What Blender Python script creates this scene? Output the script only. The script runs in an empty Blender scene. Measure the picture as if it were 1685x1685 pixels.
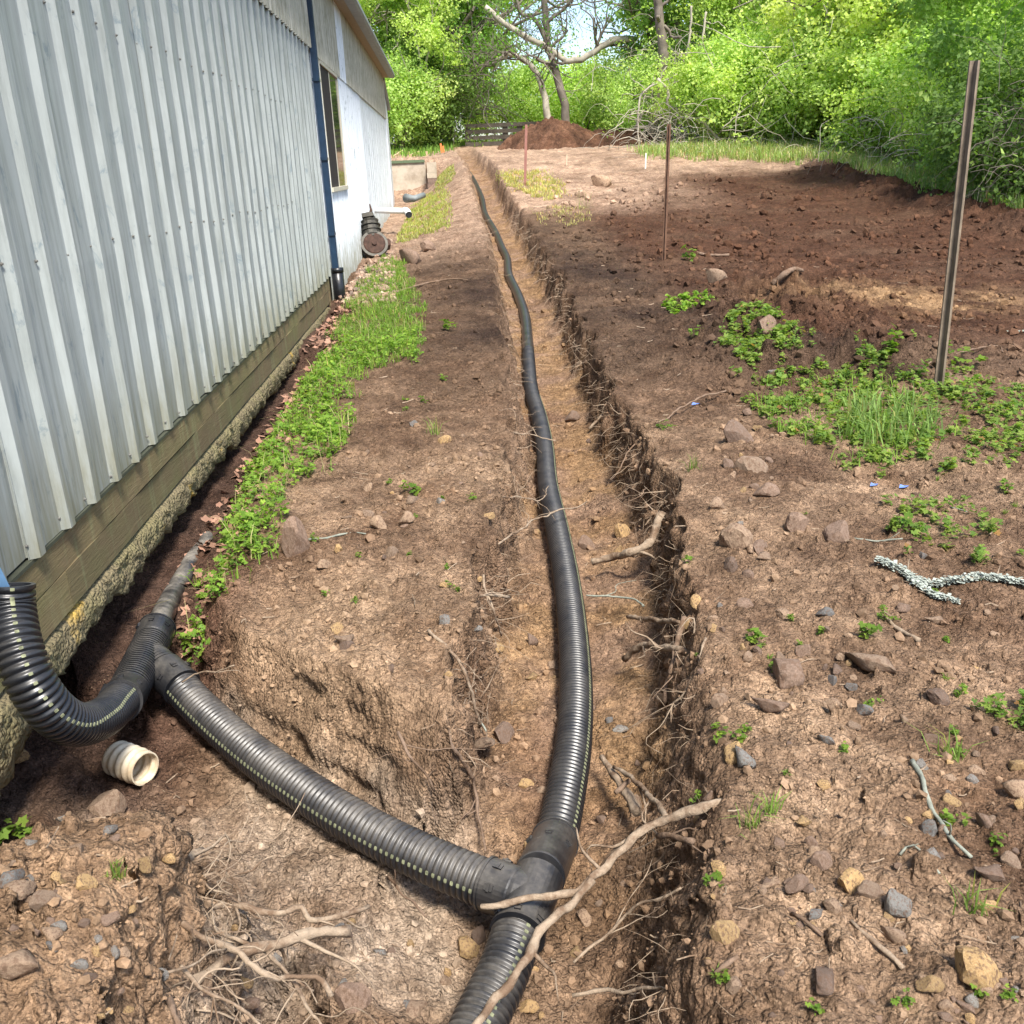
import bpy, math, random
import numpy as np
from mathutils import Matrix, Vector

# ------------------------------------------------------------------ camera
S = bpy.context.scene
COL = S.collection
F = 1550.0; PC = 842.5
def nrm(v):
    v = np.asarray(v, float); return v / np.linalg.norm(v)
_dn = nrm([1022 - PC, -(5072 - PC), -F]); _vy = nrm([728 - PC, -(285 - PC), -F])
_up = -_dn; _vy = nrm(_vy - _vy.dot(_up) * _up); _vx = np.cross(_vy, _up)
ROT = np.array([_vx, _vy, _up]); CAM = np.array([0.0, 0.0, 1.45])
cd = bpy.data.cameras.new('camera'); cam = bpy.data.objects.new('camera', cd); COL.objects.link(cam)
cd.sensor_fit = 'HORIZONTAL'; cd.sensor_width = 36; cd.lens = F / 1685 * 36
cd.clip_start = 0.05; cd.clip_end = 1500
M4 = Matrix([list(ROT[i]) + [CAM[i]] for i in range(3)] + [[0, 0, 0, 1]])
cam.matrix_world = M4
S.camera = cam

# ------------------------------------------------------------------ sky, sun, exposure
SUN_EL, SUN_AZ = 57.0, 160.0       # azimuth: degrees clockwise from +Y
W = bpy.data.worlds.new('World'); S.world = W; W.use_nodes = True
nt = W.node_tree; nt.nodes.clear()
sk = nt.nodes.new('ShaderNodeTexSky'); sk.sky_type = 'NISHITA'; sk.sun_disc = False
sk.sun_elevation = math.radians(SUN_EL); sk.sun_rotation = math.radians(SUN_AZ)
sk.air_density = 1.0; sk.dust_density = 1.6; sk.ozone_density = 1.0
bg = nt.nodes.new('ShaderNodeBackground'); bg.inputs[1].default_value = 0.13
ow = nt.nodes.new('ShaderNodeOutputWorld')
nt.links.new(sk.outputs[0], bg.inputs[0]); nt.links.new(bg.outputs[0], ow.inputs[0])
sd = bpy.data.lights.new('sun', 'SUN'); so = bpy.data.objects.new('sun', sd); COL.objects.link(so)
sd.energy = 3.5; sd.angle = math.radians(12); sd.color = (1, .95, .87)
_az = math.radians(SUN_AZ); _el = math.radians(SUN_EL)
SD = Vector((math.sin(_az) * math.cos(_el), math.cos(_az) * math.cos(_el), math.sin(_el)))
so.rotation_euler = SD.to_track_quat('Z', 'Y').to_euler(); so.location = (5, -5, 30)
S.view_settings.view_transform = 'Standard'; S.view_settings.look = 'None'
S.view_settings.exposure = 1.13; S.view_settings.gamma = 1; S.view_settings.use_curve_mapping = False
S.cycles.max_bounces = 6; S.cycles.diffuse_bounces = 3; S.cycles.glossy_bounces = 2
S.cycles.transmission_bounces = 4; S.cycles.transparent_max_bounces = 6

# ------------------------------------------------------------------ projection helpers
def ray(px, py): return ROT @ nrm([px - PC, -(py - PC), -F])
def atz(px, py, z):
    d = ray(px, py); return CAM + d * ((z - CAM[2]) / d[2])
def atx(px, py, x):
    d = ray(px, py); return CAM + d * (x / d[0])
def aty(px, py, y):
    d = ray(px, py); return CAM + d * (y / d[1])

# ------------------------------------------------------------------ noise
_rs = np.random.RandomState(5)
PERM = _rs.permutation(512).astype(np.int64) % 512
GR = _rs.rand(512) * 2 * np.pi
GX, GY = np.cos(GR), np.sin(GR)
RV = _rs.rand(512, 6)
def hsh(i, j, s=0): return PERM[(PERM[(i + s * 37) & 511] + j) & 511]
def pn(x, y, s=0):
    xi = np.floor(x).astype(np.int64); yi = np.floor(y).astype(np.int64)
    xf = x - xi; yf = y - yi
    u = xf * xf * xf * (xf * (xf * 6 - 15) + 10); v = yf * yf * yf * (yf * (yf * 6 - 15) + 10)
    def g(a, b):
        h = hsh(xi + a, yi + b, s); return GX[h] * (xf - a) + GY[h] * (yf - b)
    a = g(0, 0); b = g(1, 0); c = g(0, 1); d = g(1, 1)
    return ((a + u * (b - a)) * (1 - v) + (c + u * (d - c)) * v) * 1.5
def fbm(x, y, s=0, o=4, r=.5):
    t = 0; a = 1; f = 1
    for k in range(o):
        t = t + a * pn(x * f, y * f, s + k); a *= r; f *= 2.03
    return t
def clods(x, y, cell, s, dens=.6, rmin=.15, rmax=.5):
    """half-buried lumps: returns height in metres and a cell random"""
    gx = x / cell; gy = y / cell
    xi = np.floor(gx).astype(np.int64); yi = np.floor(gy).astype(np.int64)
    best = np.zeros_like(x); idr = np.zeros_like(x)
    for a in (-1, 0, 1):
        for b in (-1, 0, 1):
            h = hsh(xi + a, yi + b, s); R = RV[h]
            cx = xi + a + .2 + .6 * R[..., 0]; cy = yi + b + .2 + .6 * R[..., 1]
            rad = rmin + (rmax - rmin) * R[..., 2] ** 2
            ang = R[..., 3] * 6.28; ca, sa = np.cos(ang), np.sin(ang)
            dx = gx - cx; dy = gy - cy
            e1 = (dx * ca + dy * sa); e2 = (-dx * sa + dy * ca) * (1.1 + R[..., 4])
            d = np.sqrt(e1 * e1 + e2 * e2) / rad
            hh = np.where(R[..., 5] < dens, rad * np.sqrt(np.clip(1 - d ** 2.4, 0, 1)), 0)
            m = hh > best
            best = np.where(m, hh, best); idr = np.where(m, R[..., 0], idr)
    return best * cell, idr
def sst(e0, e1, x):
    t = np.clip((x - e0) / (e1 - e0), 0, 1); return t * t * (3 - 2 * t)

# ------------------------------------------------------------------ the lie of the land
GLy = [-3, 6, 10, 14, 20, 26, 29.8, 30.0, 36, 45, 60, 90, 160, 700]
GLz = [0, 0, .03, .12, .32, .52, .74, 1.84, 2.05, 2.45, 2.7, 3.0, 3.4, 3.4]
GRy = [-3, 6, 10, 13, 17, 20, 24, 28, 32, 36, 45, 60, 90, 160, 700]
GRz = [0, 0, .05, .2, .42, .66, 1.05, 1.6, 1.95, 2.15, 2.45, 2.7, 3.0, 3.4, 3.4]
RTy = [-2, 1.24, 1.68, 2.15, 2.89, 4.17, 5.58, 7.6, 11.6, 17, 23, 28, 32, 36, 37]
RTx = [.30, .42, .53, .63, .78, 1.0, 1.07, 1.18, 1.42, 1.50, 1.52, 1.42, 1.22, 1.12, 1.1]
LTy = [-2, 1.2, 1.75, 2.0, 2.15, 2.35, 2.83, 3.38, 3.91, 4.72, 5.46, 6.87, 10.8, 16, 22, 28, 32, 36, 37]
LTx = [-.5, -.42, -.42, -.38, -.22, -.08, -.04, .06, .14, .24, .30, .38, .52, .64, .70, .66, .50, .5, .6]
BR = np.array([(-1.19, 3.22), (-1.02, 2.95), (-.9, 2.78), (-.64, 2.47), (-.4, 2.26), (-.16, 2.06), (.1, 1.88)])
DT = np.array([(-1.22, 2.0), (-1.24, 2.6), (-1.24, 3.4), (-1.26, 4.4), (-1.3, 8.0)])
DTd = [.26, .27, .2, .13, .08]; DTw = [.22, .2, .16, .15, .12]
def seg_dist(x, y, P, vals=None):
    best = np.full(np.shape(x), 1e9); val = np.zeros(np.shape(x))
    for i in range(len(P) - 1):
        ax, ay = P[i]; bx, by = P[i + 1]; dx, dy = bx - ax, by - ay
        t = np.clip(((x - ax) * dx + (y - ay) * dy) / (dx * dx + dy * dy), 0, 1)
        d = np.hypot(x - ax - t * dx, y - ay - t * dy); m = d < best
        best = np.where(m, d, best)
        if vals is not None: val = np.where(m, vals[i] + t * (vals[i + 1] - vals[i]), val)
    return (best, val) if vals is not None else best
def base(x, y):
    s = sst(-1.0, .8, x); return np.interp(y, GLy, GLz) * (1 - s) + np.interp(y, GRy, GRz) * s
def smin(a, b, k):
    h = np.clip(.5 + .5 * (b - a) / k, 0, 1); return b + (a - b) * h - k * h * (1 - h)
def ground(x, y, detail=True, full=False):
    x = np.asarray(x, float); y = np.asarray(y, float)
    near = np.exp(-((y / 14) ** 2))
    b = base(x, y)
    top = b + .035 * fbm(x / .9, y / .9, 3, 2) + np.where(y > 8, .03 * pn(x / 2.3, y / 2.3, 9), 0)
    # berms of tipped soil along the cleared field and beside the trench
    ridge = np.exp(-((x - np.interp(y, [8, 14, 24], [9.6, 8.7, 9.4])) / .7) ** 2) * sst(8, 11, y) * (1 - sst(24, 27, y))
    top = top + .17 * ridge * (1 + .9 * fbm(x / .6, y / .6, 21, 4, .6))
    rb = np.exp(-((x - (3.2 + .5 * np.sin(y * .7))) / 1.0) ** 2) * sst(5.6, 6.6, y) * (1 - sst(9.5, 13, y))
    top = top + .15 * rb * (1 + 1.0 * fbm(x / .45, y / .45, 22, 4, .6))
    top = top + .24 * np.exp(-(((x + .98) / .45) ** 4 + ((y - 1.32) / .52) ** 4)) + .02 * np.exp(-(((x + .35) / .45) ** 2 + ((y - 3.1) / .6) ** 2))
    # trench
    wob = .065 * fbm(y / .45 + 11, x * .3, 5, 3) * (.6 + .4 * np.clip(y / 4, 0, 2))
    wob2 = .065 * fbm(y / .4 - 31, x * .3, 6, 3) * (.6 + .4 * np.clip(y / 4, 0, 2))
    xr = np.interp(y, RTy, RTx) + wob; xl = np.interp(y, LTy, LTx) + wob2
    dep = np.interp(y, [-2, 3, 8, 17, 23, 30, 33, 37], [.40, .42, .45, .48, .52, .42, .3, .0])
    wl = .10 + .06 * np.clip(y / 10, 0, 1) + .03 * pn(y / .3, x / .3, 14)
    side = np.minimum(x - xl, xr - x)
    wl = np.where(xr - x < x - xl, wl + .16 * sst(3.4, 2.0, y), wl * (1 - .35 * sst(5, 3.5, y)))
    fl = sst(-wl * .1, wl, side)
    dish = .04 * sst(0, .45, side)
    t1 = top - fl * (dep + .03 * fbm(x / .25, y / .25, 31, 2)) * (1 - sst(34.6, 35.6, y)) - dish * fl + .03 * fl
    # branch trench running to the wye at the wall
    d2 = seg_dist(x, y, BR) + .05 * fbm(x / .32, y / .32, 41, 2, .35)
    sidev = (y - (2.28 - .78 * (x + .4)))          # beyond the branch pipe (island side) > 0
    q = sst(-.08, .08, sidev); wb = .16 + .02 * q; w0 = .36 - .25 * q
    c2 = -.335 + (.40) * np.clip((d2 - w0) / wb, 0, 2.5) ** (1.2 - .4 * q)
    # pit under the downspout and along the footing
    d3, dd = seg_dist(x, y, DT, DTd)
    ww = np.interp(y, [2, 3, 4.4, 8], [.22, .2, .17, .15])
    c3 = -dd - .02 + .45 * np.clip((d3 + .04 * fbm(x / .22, y / .22, 44, 2) - ww) / .22, 0, 2)
    # open foreground on the left between mound and branch pipe
    c4 = -.30 + .5 * np.clip((seg_dist(x, y, np.array([(-1.05, 2.35), (-.62, 2.12), (-.2, 1.75), (-.2, .6)])) + .06 * fbm(x / .25, y / .25, 47, 3) - .19) / .17, 0, 2)
    h = smin(t1, np.where(y < 4.5, c2, 9), .05)
    h = smin(h, np.where(y < 12, c3, 9), .05); h = smin(h, np.where(y < 3.2, c4, 9), .05)
    c5 = -.45 + .5 * np.clip((seg_dist(x, y, np.array([(-.47, 1.72), (-.40, 1.05)])) + .03 * fbm(x / .15, y / .15, 49, 3) - .05) / .13, 0, 2)
    h = smin(h, np.where(y < 2.4, c5, 9), .05)
    dig = np.clip((top - h) / .3, 0, 1)
    if detail:
        sc = np.clip(1.25 - dig * .45, .3, 1.3)
        amp = 1 + .8 * ridge + .9 * rb + .5 * sst(9, 14, y)
        wall = np.clip(dig * (1 - dig) * 4, 0, 1)
        h = h + .016 * fbm(x / .11, y / .11, 51, 4, .6) * amp * (1 - .75 * wall)
        h = h + .03 * wall * fbm(x / .16, y / .16, 57, 2, .5); sc = sc * (1 - .8 * wall)
        m = .5 + .5 * np.tanh(3 * pn(x / .6, y / .6, 61))
        c, _ = clods(x, y, .11, 62, .30, .12, .42); h = h + c * .55 * sc * amp
        md = np.exp(-(((x + .95) / .5) ** 4 + ((y - 1.35) / .55) ** 4)); c, _ = clods(x, y, .075, 66, .8, .2, .5); h = h + md * (c * .8 + .02 * fbm(x / .12, y / .12, 67, 3))
        c, _ = clods(x, y, .05, 63, .65, .15, .5); h = h + c * .55 * sc * (.4 + .6 * m) * amp
        fd = np.exp(-((y / 6) ** 2))
        c, _ = clods(x, y, .024, 64, .85, .2, .55); h = h + c * .5 * fd
    # cracked crust where the dug face has dried
    if full: return h, dig, side, rb, ridge
    return h
def gz(x, y): return float(ground(np.array([x]), np.array([y]))[0])
_T = np.concatenate([np.arange(1.2, 8, .01), np.arange(8, 80, .05)])
def at(px, py, lift=0.0):
    """where the sight line through a pixel meets the ground"""
    d = ray(px, py); P = CAM[None] + _T[:, None] * d[None]
    g = ground(P[:, 0], P[:, 1], detail=False)
    k = np.argmax(P[:, 2] < g)
    if P[k, 2] >= g[k]: k = len(_T) - 1
    x, y = P[k, 0], P[k, 1]
    return np.array([x, y, gz(x, y) + lift])
def size_at(p, px): return px / F * float(np.dot(np.asarray(p) - CAM, ROT @ np.array([0, 0, -1.0])))

# ------------------------------------------------------------------ materials
def hexc(r, g, b): return (r, g, b, 1)
class NM:
    def __init__(s, name):
        s.m = bpy.data.materials.new(name); s.m.use_nodes = True; s.t = s.m.node_tree; s.t.nodes.clear()
        s.o = s.n('ShaderNodeOutputMaterial'); s.b = s.n('ShaderNodeBsdfPrincipled'); s.l(s.b.outputs[0], s.o.inputs[0])
    def n(s, k, **kw):
        x = s.t.nodes.new(k)
        for a, v in kw.items(): setattr(x, a, v)
        return x
    def l(s, a, b): s.t.links.new(a, b)
    def coord(s, scale=(1, 1, 1), obj=True):
        tc = s.n('ShaderNodeTexCoord'); mp = s.n('ShaderNodeMapping'); mp.inputs['Scale'].default_value = scale
        s.l(tc.outputs['Object' if obj else 'Generated'], mp.inputs[0]); return mp.outputs[0]
    def noise(s, sc, det=4, rough=.6, vec=None, dist=0):
        x = s.n('ShaderNodeTexNoise'); x.inputs['Scale'].default_value = sc; x.inputs['Detail'].default_value = det
        x.inputs['Roughness'].default_value = rough; x.inputs['Distortion'].default_value = dist
        if vec is not None: s.l(vec, x.inputs['Vector'])
        return x.outputs[0]
    def vor(s, sc, feat='F1', vec=None, rnd=1):
        x = s.n('ShaderNodeTexVoronoi', feature=feat); x.inputs['Scale'].default_value = sc; x.inputs['Randomness'].default_value = rnd
        if vec is not None: s.l(vec, x.inputs['Vector'])
        return x
    def ramp(s, fac, stops):
        r = s.n('ShaderNodeValToRGB'); e = r.color_ramp.elements
        while len(e) < len(stops): e.new(.5)
        for k, (p, c) in enumerate(stops):
            e[k].position = p; e[k].color = c if len(c) == 4 else tuple(c) + (1,)
        s.l(fac, r.inputs[0]); return r.outputs[0]
    def mix(s, fac, a, b, mode='MIX'):
        x = s.n('ShaderNodeMix', data_type='RGBA', blend_type=mode)
        for i, v in ((0, fac), (6, a), (7, b)):
            if isinstance(v, (int, float)): x.inputs[i].default_value = v
            elif isinstance(v, tuple): x.inputs[i].default_value = v if len(v) == 4 else v + (1,)
            else: s.l(v, x.inputs[i])
        return x.outputs[2]
    def math(s, op, a, b=0.0):
        x = s.n('ShaderNodeMath', operation=op)
        for i, v in enumerate((a, b)):
            if isinstance(v, (int, float)): x.inputs[i].default_value = v
            else: s.l(v, x.inputs[i])
        return x.outputs[0]
    def bump(s, h, st=.5, dist=.01, prev=None):
        x = s.n('ShaderNodeBump'); x.inputs['Strength'].default_value = st; x.inputs['Distance'].default_value = dist
        s.l(h, x.inputs['Height'])
        if prev is not None: s.l(prev, x.inputs['Normal'])
        return x.outputs[0]
    def fin(s, col=None, rough=.8, nor=None, metal=0, spec=.3):
        if col is not None:
            if isinstance(col, tuple): s.b.inputs['Base Color'].default_value = col if len(col) == 4 else col + (1,)
            else: s.l(col, s.b.inputs['Base Color'])
        if isinstance(rough, (int, float)): s.b.inputs['Roughness'].default_value = rough
        else: s.l(rough, s.b.inputs['Roughness'])
        if nor is not None: s.l(nor, s.b.inputs['Normal'])
        s.b.inputs['Metallic'].default_value = metal; s.b.inputs['Specular IOR Level'].default_value = spec
        return s.m
    def attr(s, name='tint'):
        a = s.n('ShaderNodeAttribute'); a.attribute_name = name; return a.outputs['Color']
    def rnd(s):
        return s.n('ShaderNodeObjectInfo').outputs['Random']

def soil_mat(name='soil'):
    m = NM(name); v = m.coord()
    c = m.attr('tint')
    n1 = m.noise(9, 6, .65, v); n2 = m.noise(60, 5, .7, v); n3 = m.noise(2.0, 4, .6, v)
    c = m.mix(1, c, m.ramp(n1, [(.3, (.62, .60, .58)), (.7, (1.3, 1.3, 1.3))]), 'MULTIPLY')
    c = m.mix(1, c, m.ramp(n2, [(.32, (.55, .53, .52)), (.52, (.97, .97, .97)), (.72, (1.42, 1.42, 1.42))]), 'MULTIPLY')
    c = m.mix(1, c, m.ramp(n3, [(.28, (.70, .64, .60)), (.5, (1, 1, 1)), (.72, (1.18, 1.19, 1.2))]), 'MULTIPLY')
    vv = m.vor(95, 'F1', v)
    # scattered pale grit and chips of bark
    g = m.math('LESS_THAN', vv.outputs['Distance'], .24)
    sel = m.n('ShaderNodeSeparateColor'); m.l(vv.outputs['Color'], sel.inputs[0])
    g = m.math('MULTIPLY', g, m.math('GREATER_THAN', sel.outputs[0], .86))
    c = m.mix(g, c, m.mix(.35, c, (.50, .36, .23)))
    v3 = m.vor(42, 'F1', v); s3 = m.n('ShaderNodeSeparateColor'); m.l(v3.outputs['Color'], s3.inputs[0])
    c = m.mix(1, c, m.ramp(s3.outputs[1], [(0, (.80, .78, .77)), (1, (1.18, 1.18, 1.18))]), 'MULTIPLY')
    b = m.bump(m.noise(26, 6, .7, v), .65, .035)
    b = m.bump(v3.outputs['Distance'], .8, -.022, b); m.l(m.ramp(m.noise(3.3, 3, .6, v), [(.38, (.15, .15, .15)), (.58, (.95, .95, .95))]), b.node.inputs['Strength'])
    b = m.bump(m.vor(110, 'F1', v).outputs['Distance'], .9, -.011, b)
    b = m.bump(n2, .7, .009, b)
    return m.fin(c, .95, b, spec=.15)
def rock_mat(name, c1, c2, wet=.0):
    m = NM(name); v = m.coord(); n = m.noise(14, 6, .65, v, .4); n2 = m.noise(70, 4, .7, v)
    c = m.mix(m.ramp(n, [(.35, (0, 0, 0)), (.65, (1, 1, 1))]), c1, c2)
    c = m.mix(1, c, m.ramp(m.rnd(), [(0, (.72, .72, .74)), (1, (1.25, 1.2, 1.15))]), 'MULTIPLY')
    c = m.mix(1, c, m.ramp(n2, [(.3, (.75, .75, .75)), (.7, (1.2, 1.2, 1.2))]), 'MULTIPLY')
    c = m.mix(m.ramp(m.noise(5, 3, .6, v), [(.5, (0, 0, 0)), (.62, (.8, .8, .8))]), c, (.17, .105, .07))
    b = m.bump(n2, .5, .006, m.bump(n, .5, .015)); return m.fin(c, .88, b, spec=.2)
def bark_mat(name, c1, c2, sc=30, stretch=(1, 1, .2)):
    m = NM(name); v = m.coord(stretch); n = m.noise(sc, 5, .7, v, .3); n2 = m.noise(sc * .2, 3, .6, m.coord())
    c = m.mix(n, c1, c2); c = m.mix(1, c, m.ramp(n2, [(.3, (.65, .65, .65)), (.7, (1.25, 1.25, 1.25))]), 'MULTIPLY')
    return m.fin(c, .9, m.bump(n, .7, .006), spec=.15)
def root_mat(name, c1, c2):
    m = NM(name); v = m.coord(); n = m.noise(70, 5, .7, v, .4); k = m.noise(11, 5, .7, v)
    c = m.mix(n, c1, c2); c = m.mix(m.ramp(k, [(.46, (0, 0, 0)), (.60, (.9, .9, .9))]), c, (.15, .095, .06))
    return m.fin(c, .92, m.bump(n, .9, .005, m.bump(m.vor(45, 'F1', v).outputs['Distance'], .5, .006)), spec=.12)
def leaf_mat(name, trans=.45, rough=.65):
    m = NM(name); c = m.attr('tint')
    c = m.mix(1, c, m.ramp(m.rnd(), [(0, (.9, .92, .9)), (1, (1.1, 1.08, 1.05))]), 'MULTIPLY')
    m.fin(c, rough, spec=.18)
    tr = m.n('ShaderNodeBsdfTranslucent'); m.l(m.mix(1, c, (1.5, 1.6, .7), 'MULTIPLY'), tr.inputs[0])
    mx = m.n('ShaderNodeMixShader'); mx.inputs[0].default_value = trans
    m.l(m.b.outputs[0], mx.inputs[1]); m.l(tr.outputs[0], mx.inputs[2]); m.l(mx.outputs[0], m.o.inputs[0])
    return m.m
def metal_mat(name, col, stain, rough=.5, streak=True, base_dirt=True):
    m = NM(name); v = m.coord(); vs = m.coord((1, 14, .7))
    n = m.noise(3, 5, .65, v); st = m.noise(2.2, 6, .7, vs); sc = m.noise(5.5, 6, .75, m.coord((1, 2.2, 1)), .8)
    c = m.mix(m.ramp(n, [(.3, (0, 0, 0)), (.7, (.75, .75, .75))]), col, tuple(min(1, k * 1.18) for k in col))
    c = m.mix(m.ramp(st, [(.42, (0, 0, 0)), (.70, (.8, .8, .8))]), c, stain)
    c = m.mix(m.ramp(sc, [(.57, (0, 0, 0)), (.66, (.6, .6, .6))]), c, (.13, .18, .21))
    if base_dirt:
        g = m.n('ShaderNodeNewGeometry'); sp = m.n('ShaderNodeSeparateXYZ'); m.l(g.outputs['Position'], sp.inputs[0])
        zf = m.math('SUBTRACT', 1.15, sp.outputs[2]); zf = m.math('MULTIPLY', zf, m.math('MULTIPLY', m.noise(3, 5, .7, m.coord((1, 9, .8))), 1.0))
        c = m.mix(m.ramp(zf, [(.18, (0, 0, 0)), (.46, (.8, .8, .8))]), c, (.19, .18, .11))
    b = m.bump(n, .25, .01)
    return m.fin(c, rough, b, metal=.0, spec=.5)
MAT = {}
MAT['soil'] = soil_mat()
MAT['rock'] = rock_mat('rock_tan', (.27, .19, .13), (.40, .29, .20))
MAT['rock_b'] = rock_mat('rock_brown', (.17, .12, .09), (.28, .20, .15))
MAT['rock_g'] = rock_mat('rock_grey', (.17, .17, .16), (.28, .27, .25))
MAT['rock_y'] = rock_mat('rock_ochre', (.40, .25, .11), (.50, .36, .19))
MAT['root'] = bark_mat('root_bark', (.17, .125, .085), (.50, .40, .29), 45, (1, 1, 1))
MAT['root_d'] = bark_mat('root_dark', (.20, .14, .10), (.34, .25, .18), 60, (1, 1, 1))
MAT['root'] = root_mat('root_dirty', (.20, .145, .10), (.46, .36, .26)); MAT['root_d'] = root_mat('root_dark_dirty', (.12, .08, .055), (.30, .21, .15))
MAT['lichen'] = bark_mat('lichen', (.15, .155, .125), (.38, .40, .33), 60, (1, 1, 1))
MAT['bark'] = bark_mat('bark', (.10, .085, .07), (.26, .22, .18), 12)
MAT['bark_p'] = bark_mat('bark_pale', (.32, .28, .22), (.52, .47, .38), 16)
MAT['leaf'] = leaf_mat('leaf'); MAT['grass'] = leaf_mat('grass_blade', .4, .6)
def flat(name, c, r=.7, var=.15, nb=20, metal=0, spec=.3):
    m = NM(name); v = m.coord(); n = m.noise(nb, 5, .65, v)
    cc = m.mix(1, c, m.ramp(n, [(.3, (1 - var,) * 3), (.7, (1 + var,) * 3)]), 'MULTIPLY')
    return m.fin(cc, r, m.bump(n, .3, .004), metal=metal, spec=spec)
_m = NM('dead_leaf'); MAT['crumbleaf'] = _m.fin(_m.attr(), .7, spec=.25)
MAT['dry'] = flat('dry_leaf', (.30, .19, .13), .8, .3)

# ------------------------------------------------------------------ mesh helpers
def mk_mesh(name, V, Fq=None, Ft=None, mat=None, tint=None, smooth=False):
    V = np.asarray(V, np.float32)
    me = bpy.data.meshes.new(name); me.vertices.add(len(V)); me.vertices.foreach_set('co', V.ravel())
    parts = []; st = []; k = 0
    for A, n in ((Fq, 4), (Ft, 3)):
        if A is not None and len(A):
            A = np.asarray(A, np.int32); parts.append(A.ravel()); st.append(k + np.arange(len(A)) * n); k += len(A) * n
    L = np.concatenate(parts); st = np.concatenate(st)
    me.loops.add(len(L)); me.loops.foreach_set('vertex_index', L)
    me.polygons.add(len(st)); me.polygons.foreach_set('loop_start', st.astype(np.int32))
    me.update(calc_edges=True)
    me.polygons.foreach_set('use_smooth', np.full(len(st), smooth)); me.validate()
    if tint is not None:
        a = me.color_attributes.new('tint', 'FLOAT_COLOR', 'POINT')
        t = np.ones((len(V), 4), np.float32); t[:, :3] = tint; a.data.foreach_set('color', t.ravel())
    if mat is not None: me.materials.append(mat)
    return me
def link(name, me, parent=None, loc=None, label=None, cat=None, group=None, kind=None):
    o = bpy.data.objects.new(name, me); COL.objects.link(o)
    if parent is not None: o.parent = parent
    if loc is not None: o.location = loc
    return tag(o, label, cat, group, kind)
def tag(o, label=None, cat=None, group=None, kind=None):
    if label: o['label'] = label
    if cat: o['category'] = cat
    if group: o['group'] = group
    if kind: o['kind'] = kind
    return o
def empty(name, loc, label, cat, group=None, rz=0):
    o = bpy.data.objects.new(name, None); COL.objects.link(o); o.location = loc; o.rotation_euler.z = rz
    o.empty_display_size = .1
    return tag(o, label, cat, group)
class MB:
    def __init__(s): s.V = []; s.Q = []; s.T = []; s.C = []; s.n = 0
    def add(s, V, Q=None, T=None, C=None):
        V = np.asarray(V, float)
        if Q is not None and len(Q): s.Q.append(np.asarray(Q) + s.n)
        if T is not None and len(T): s.T.append(np.asarray(T) + s.n)
        s.V.append(V); s.n += len(V)
        if C is not None: s.C.append(np.broadcast_to(np.asarray(C, float), (len(V), 3)))
    def box(s, a, b, rot=None, c=None, org=None):
        x0, y0, z0 = a; x1, y1, z1 = b
        V = np.array([(x0, y0, z0), (x1, y0, z0), (x1, y1, z0), (x0, y1, z0), (x0, y0, z1), (x1, y0, z1), (x1, y1, z1), (x0, y1, z1)], float)
        if rot is not None: V = V @ np.asarray(rot).T
        if org is not None: V = V + np.asarray(org)
        s.add(V, [(0, 3, 2, 1), (4, 5, 6, 7), (0, 1, 5, 4), (1, 2, 6, 5), (2, 3, 7, 6), (3, 0, 4, 7)], C=c)
    def tube(s, P, R, n=8, cap=True, c=None, jit=0, seed=0):
        V, Q, T = tube(P, R, n, cap, jit, seed); s.add(V, Q, T, c)
    def mesh(s, name, mat, smooth=False):
        return mk_mesh(name, np.concatenate(s.V), np.concatenate(s.Q) if s.Q else None, np.concatenate(s.T) if s.T else None, mat,
                       np.concatenate(s.C) if s.C else None, smooth)
def frames(P):
    P = np.asarray(P, float); T = np.gradient(P, axis=0); T /= np.linalg.norm(T, axis=1)[:, None] + 1e-12
    a = np.array([0, 0, 1.0]) if abs(T[0][2]) < .9 else np.array([1.0, 0, 0])
    N = np.zeros_like(P); N[0] = nrm(a - a.dot(T[0]) * T[0])
    for i in range(1, len(P)):
        v = N[i - 1] - N[i - 1].dot(T[i]) * T[i]; N[i] = v / (np.linalg.norm(v) + 1e-12)
    return T, N, np.cross(T, N)
def tube(P, R, n=8, cap=True, jit=0, seed=0):
    P = np.asarray(P, float); R = np.broadcast_to(np.asarray(R, float), (len(P),))
    T, N, B = frames(P); a = np.arange(n) * 2 * np.pi / n
    rr = R[:, None] * np.ones((1, n))
    if jit:
        rs = np.random.RandomState(seed); rr = rr * (1 + jit * (rs.rand(len(P), n) - .5) * 2)
    V = P[:, None] + rr[..., None] * (np.cos(a)[None, :, None] * N[:, None] + np.sin(a)[None, :, None] * B[:, None])
    V = V.reshape(-1, 3); i = np.arange(len(P) - 1)[:, None] * n; j = np.arange(n)[None]; k = (j + 1) % n
    Q = np.stack([i + j, i + k, i + n + k, i + n + j], -1).reshape(-1, 4); Tt = []
    if cap:
        m = len(V); V = np.vstack([V, P[0], P[-1]]); e = (len(P) - 1) * n
        Tt = [(m, (q + 1) % n, q) for q in range(n)] + [(m + 1, e + q, e + (q + 1) % n) for q in range(n)]
    return V, Q, Tt
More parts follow.
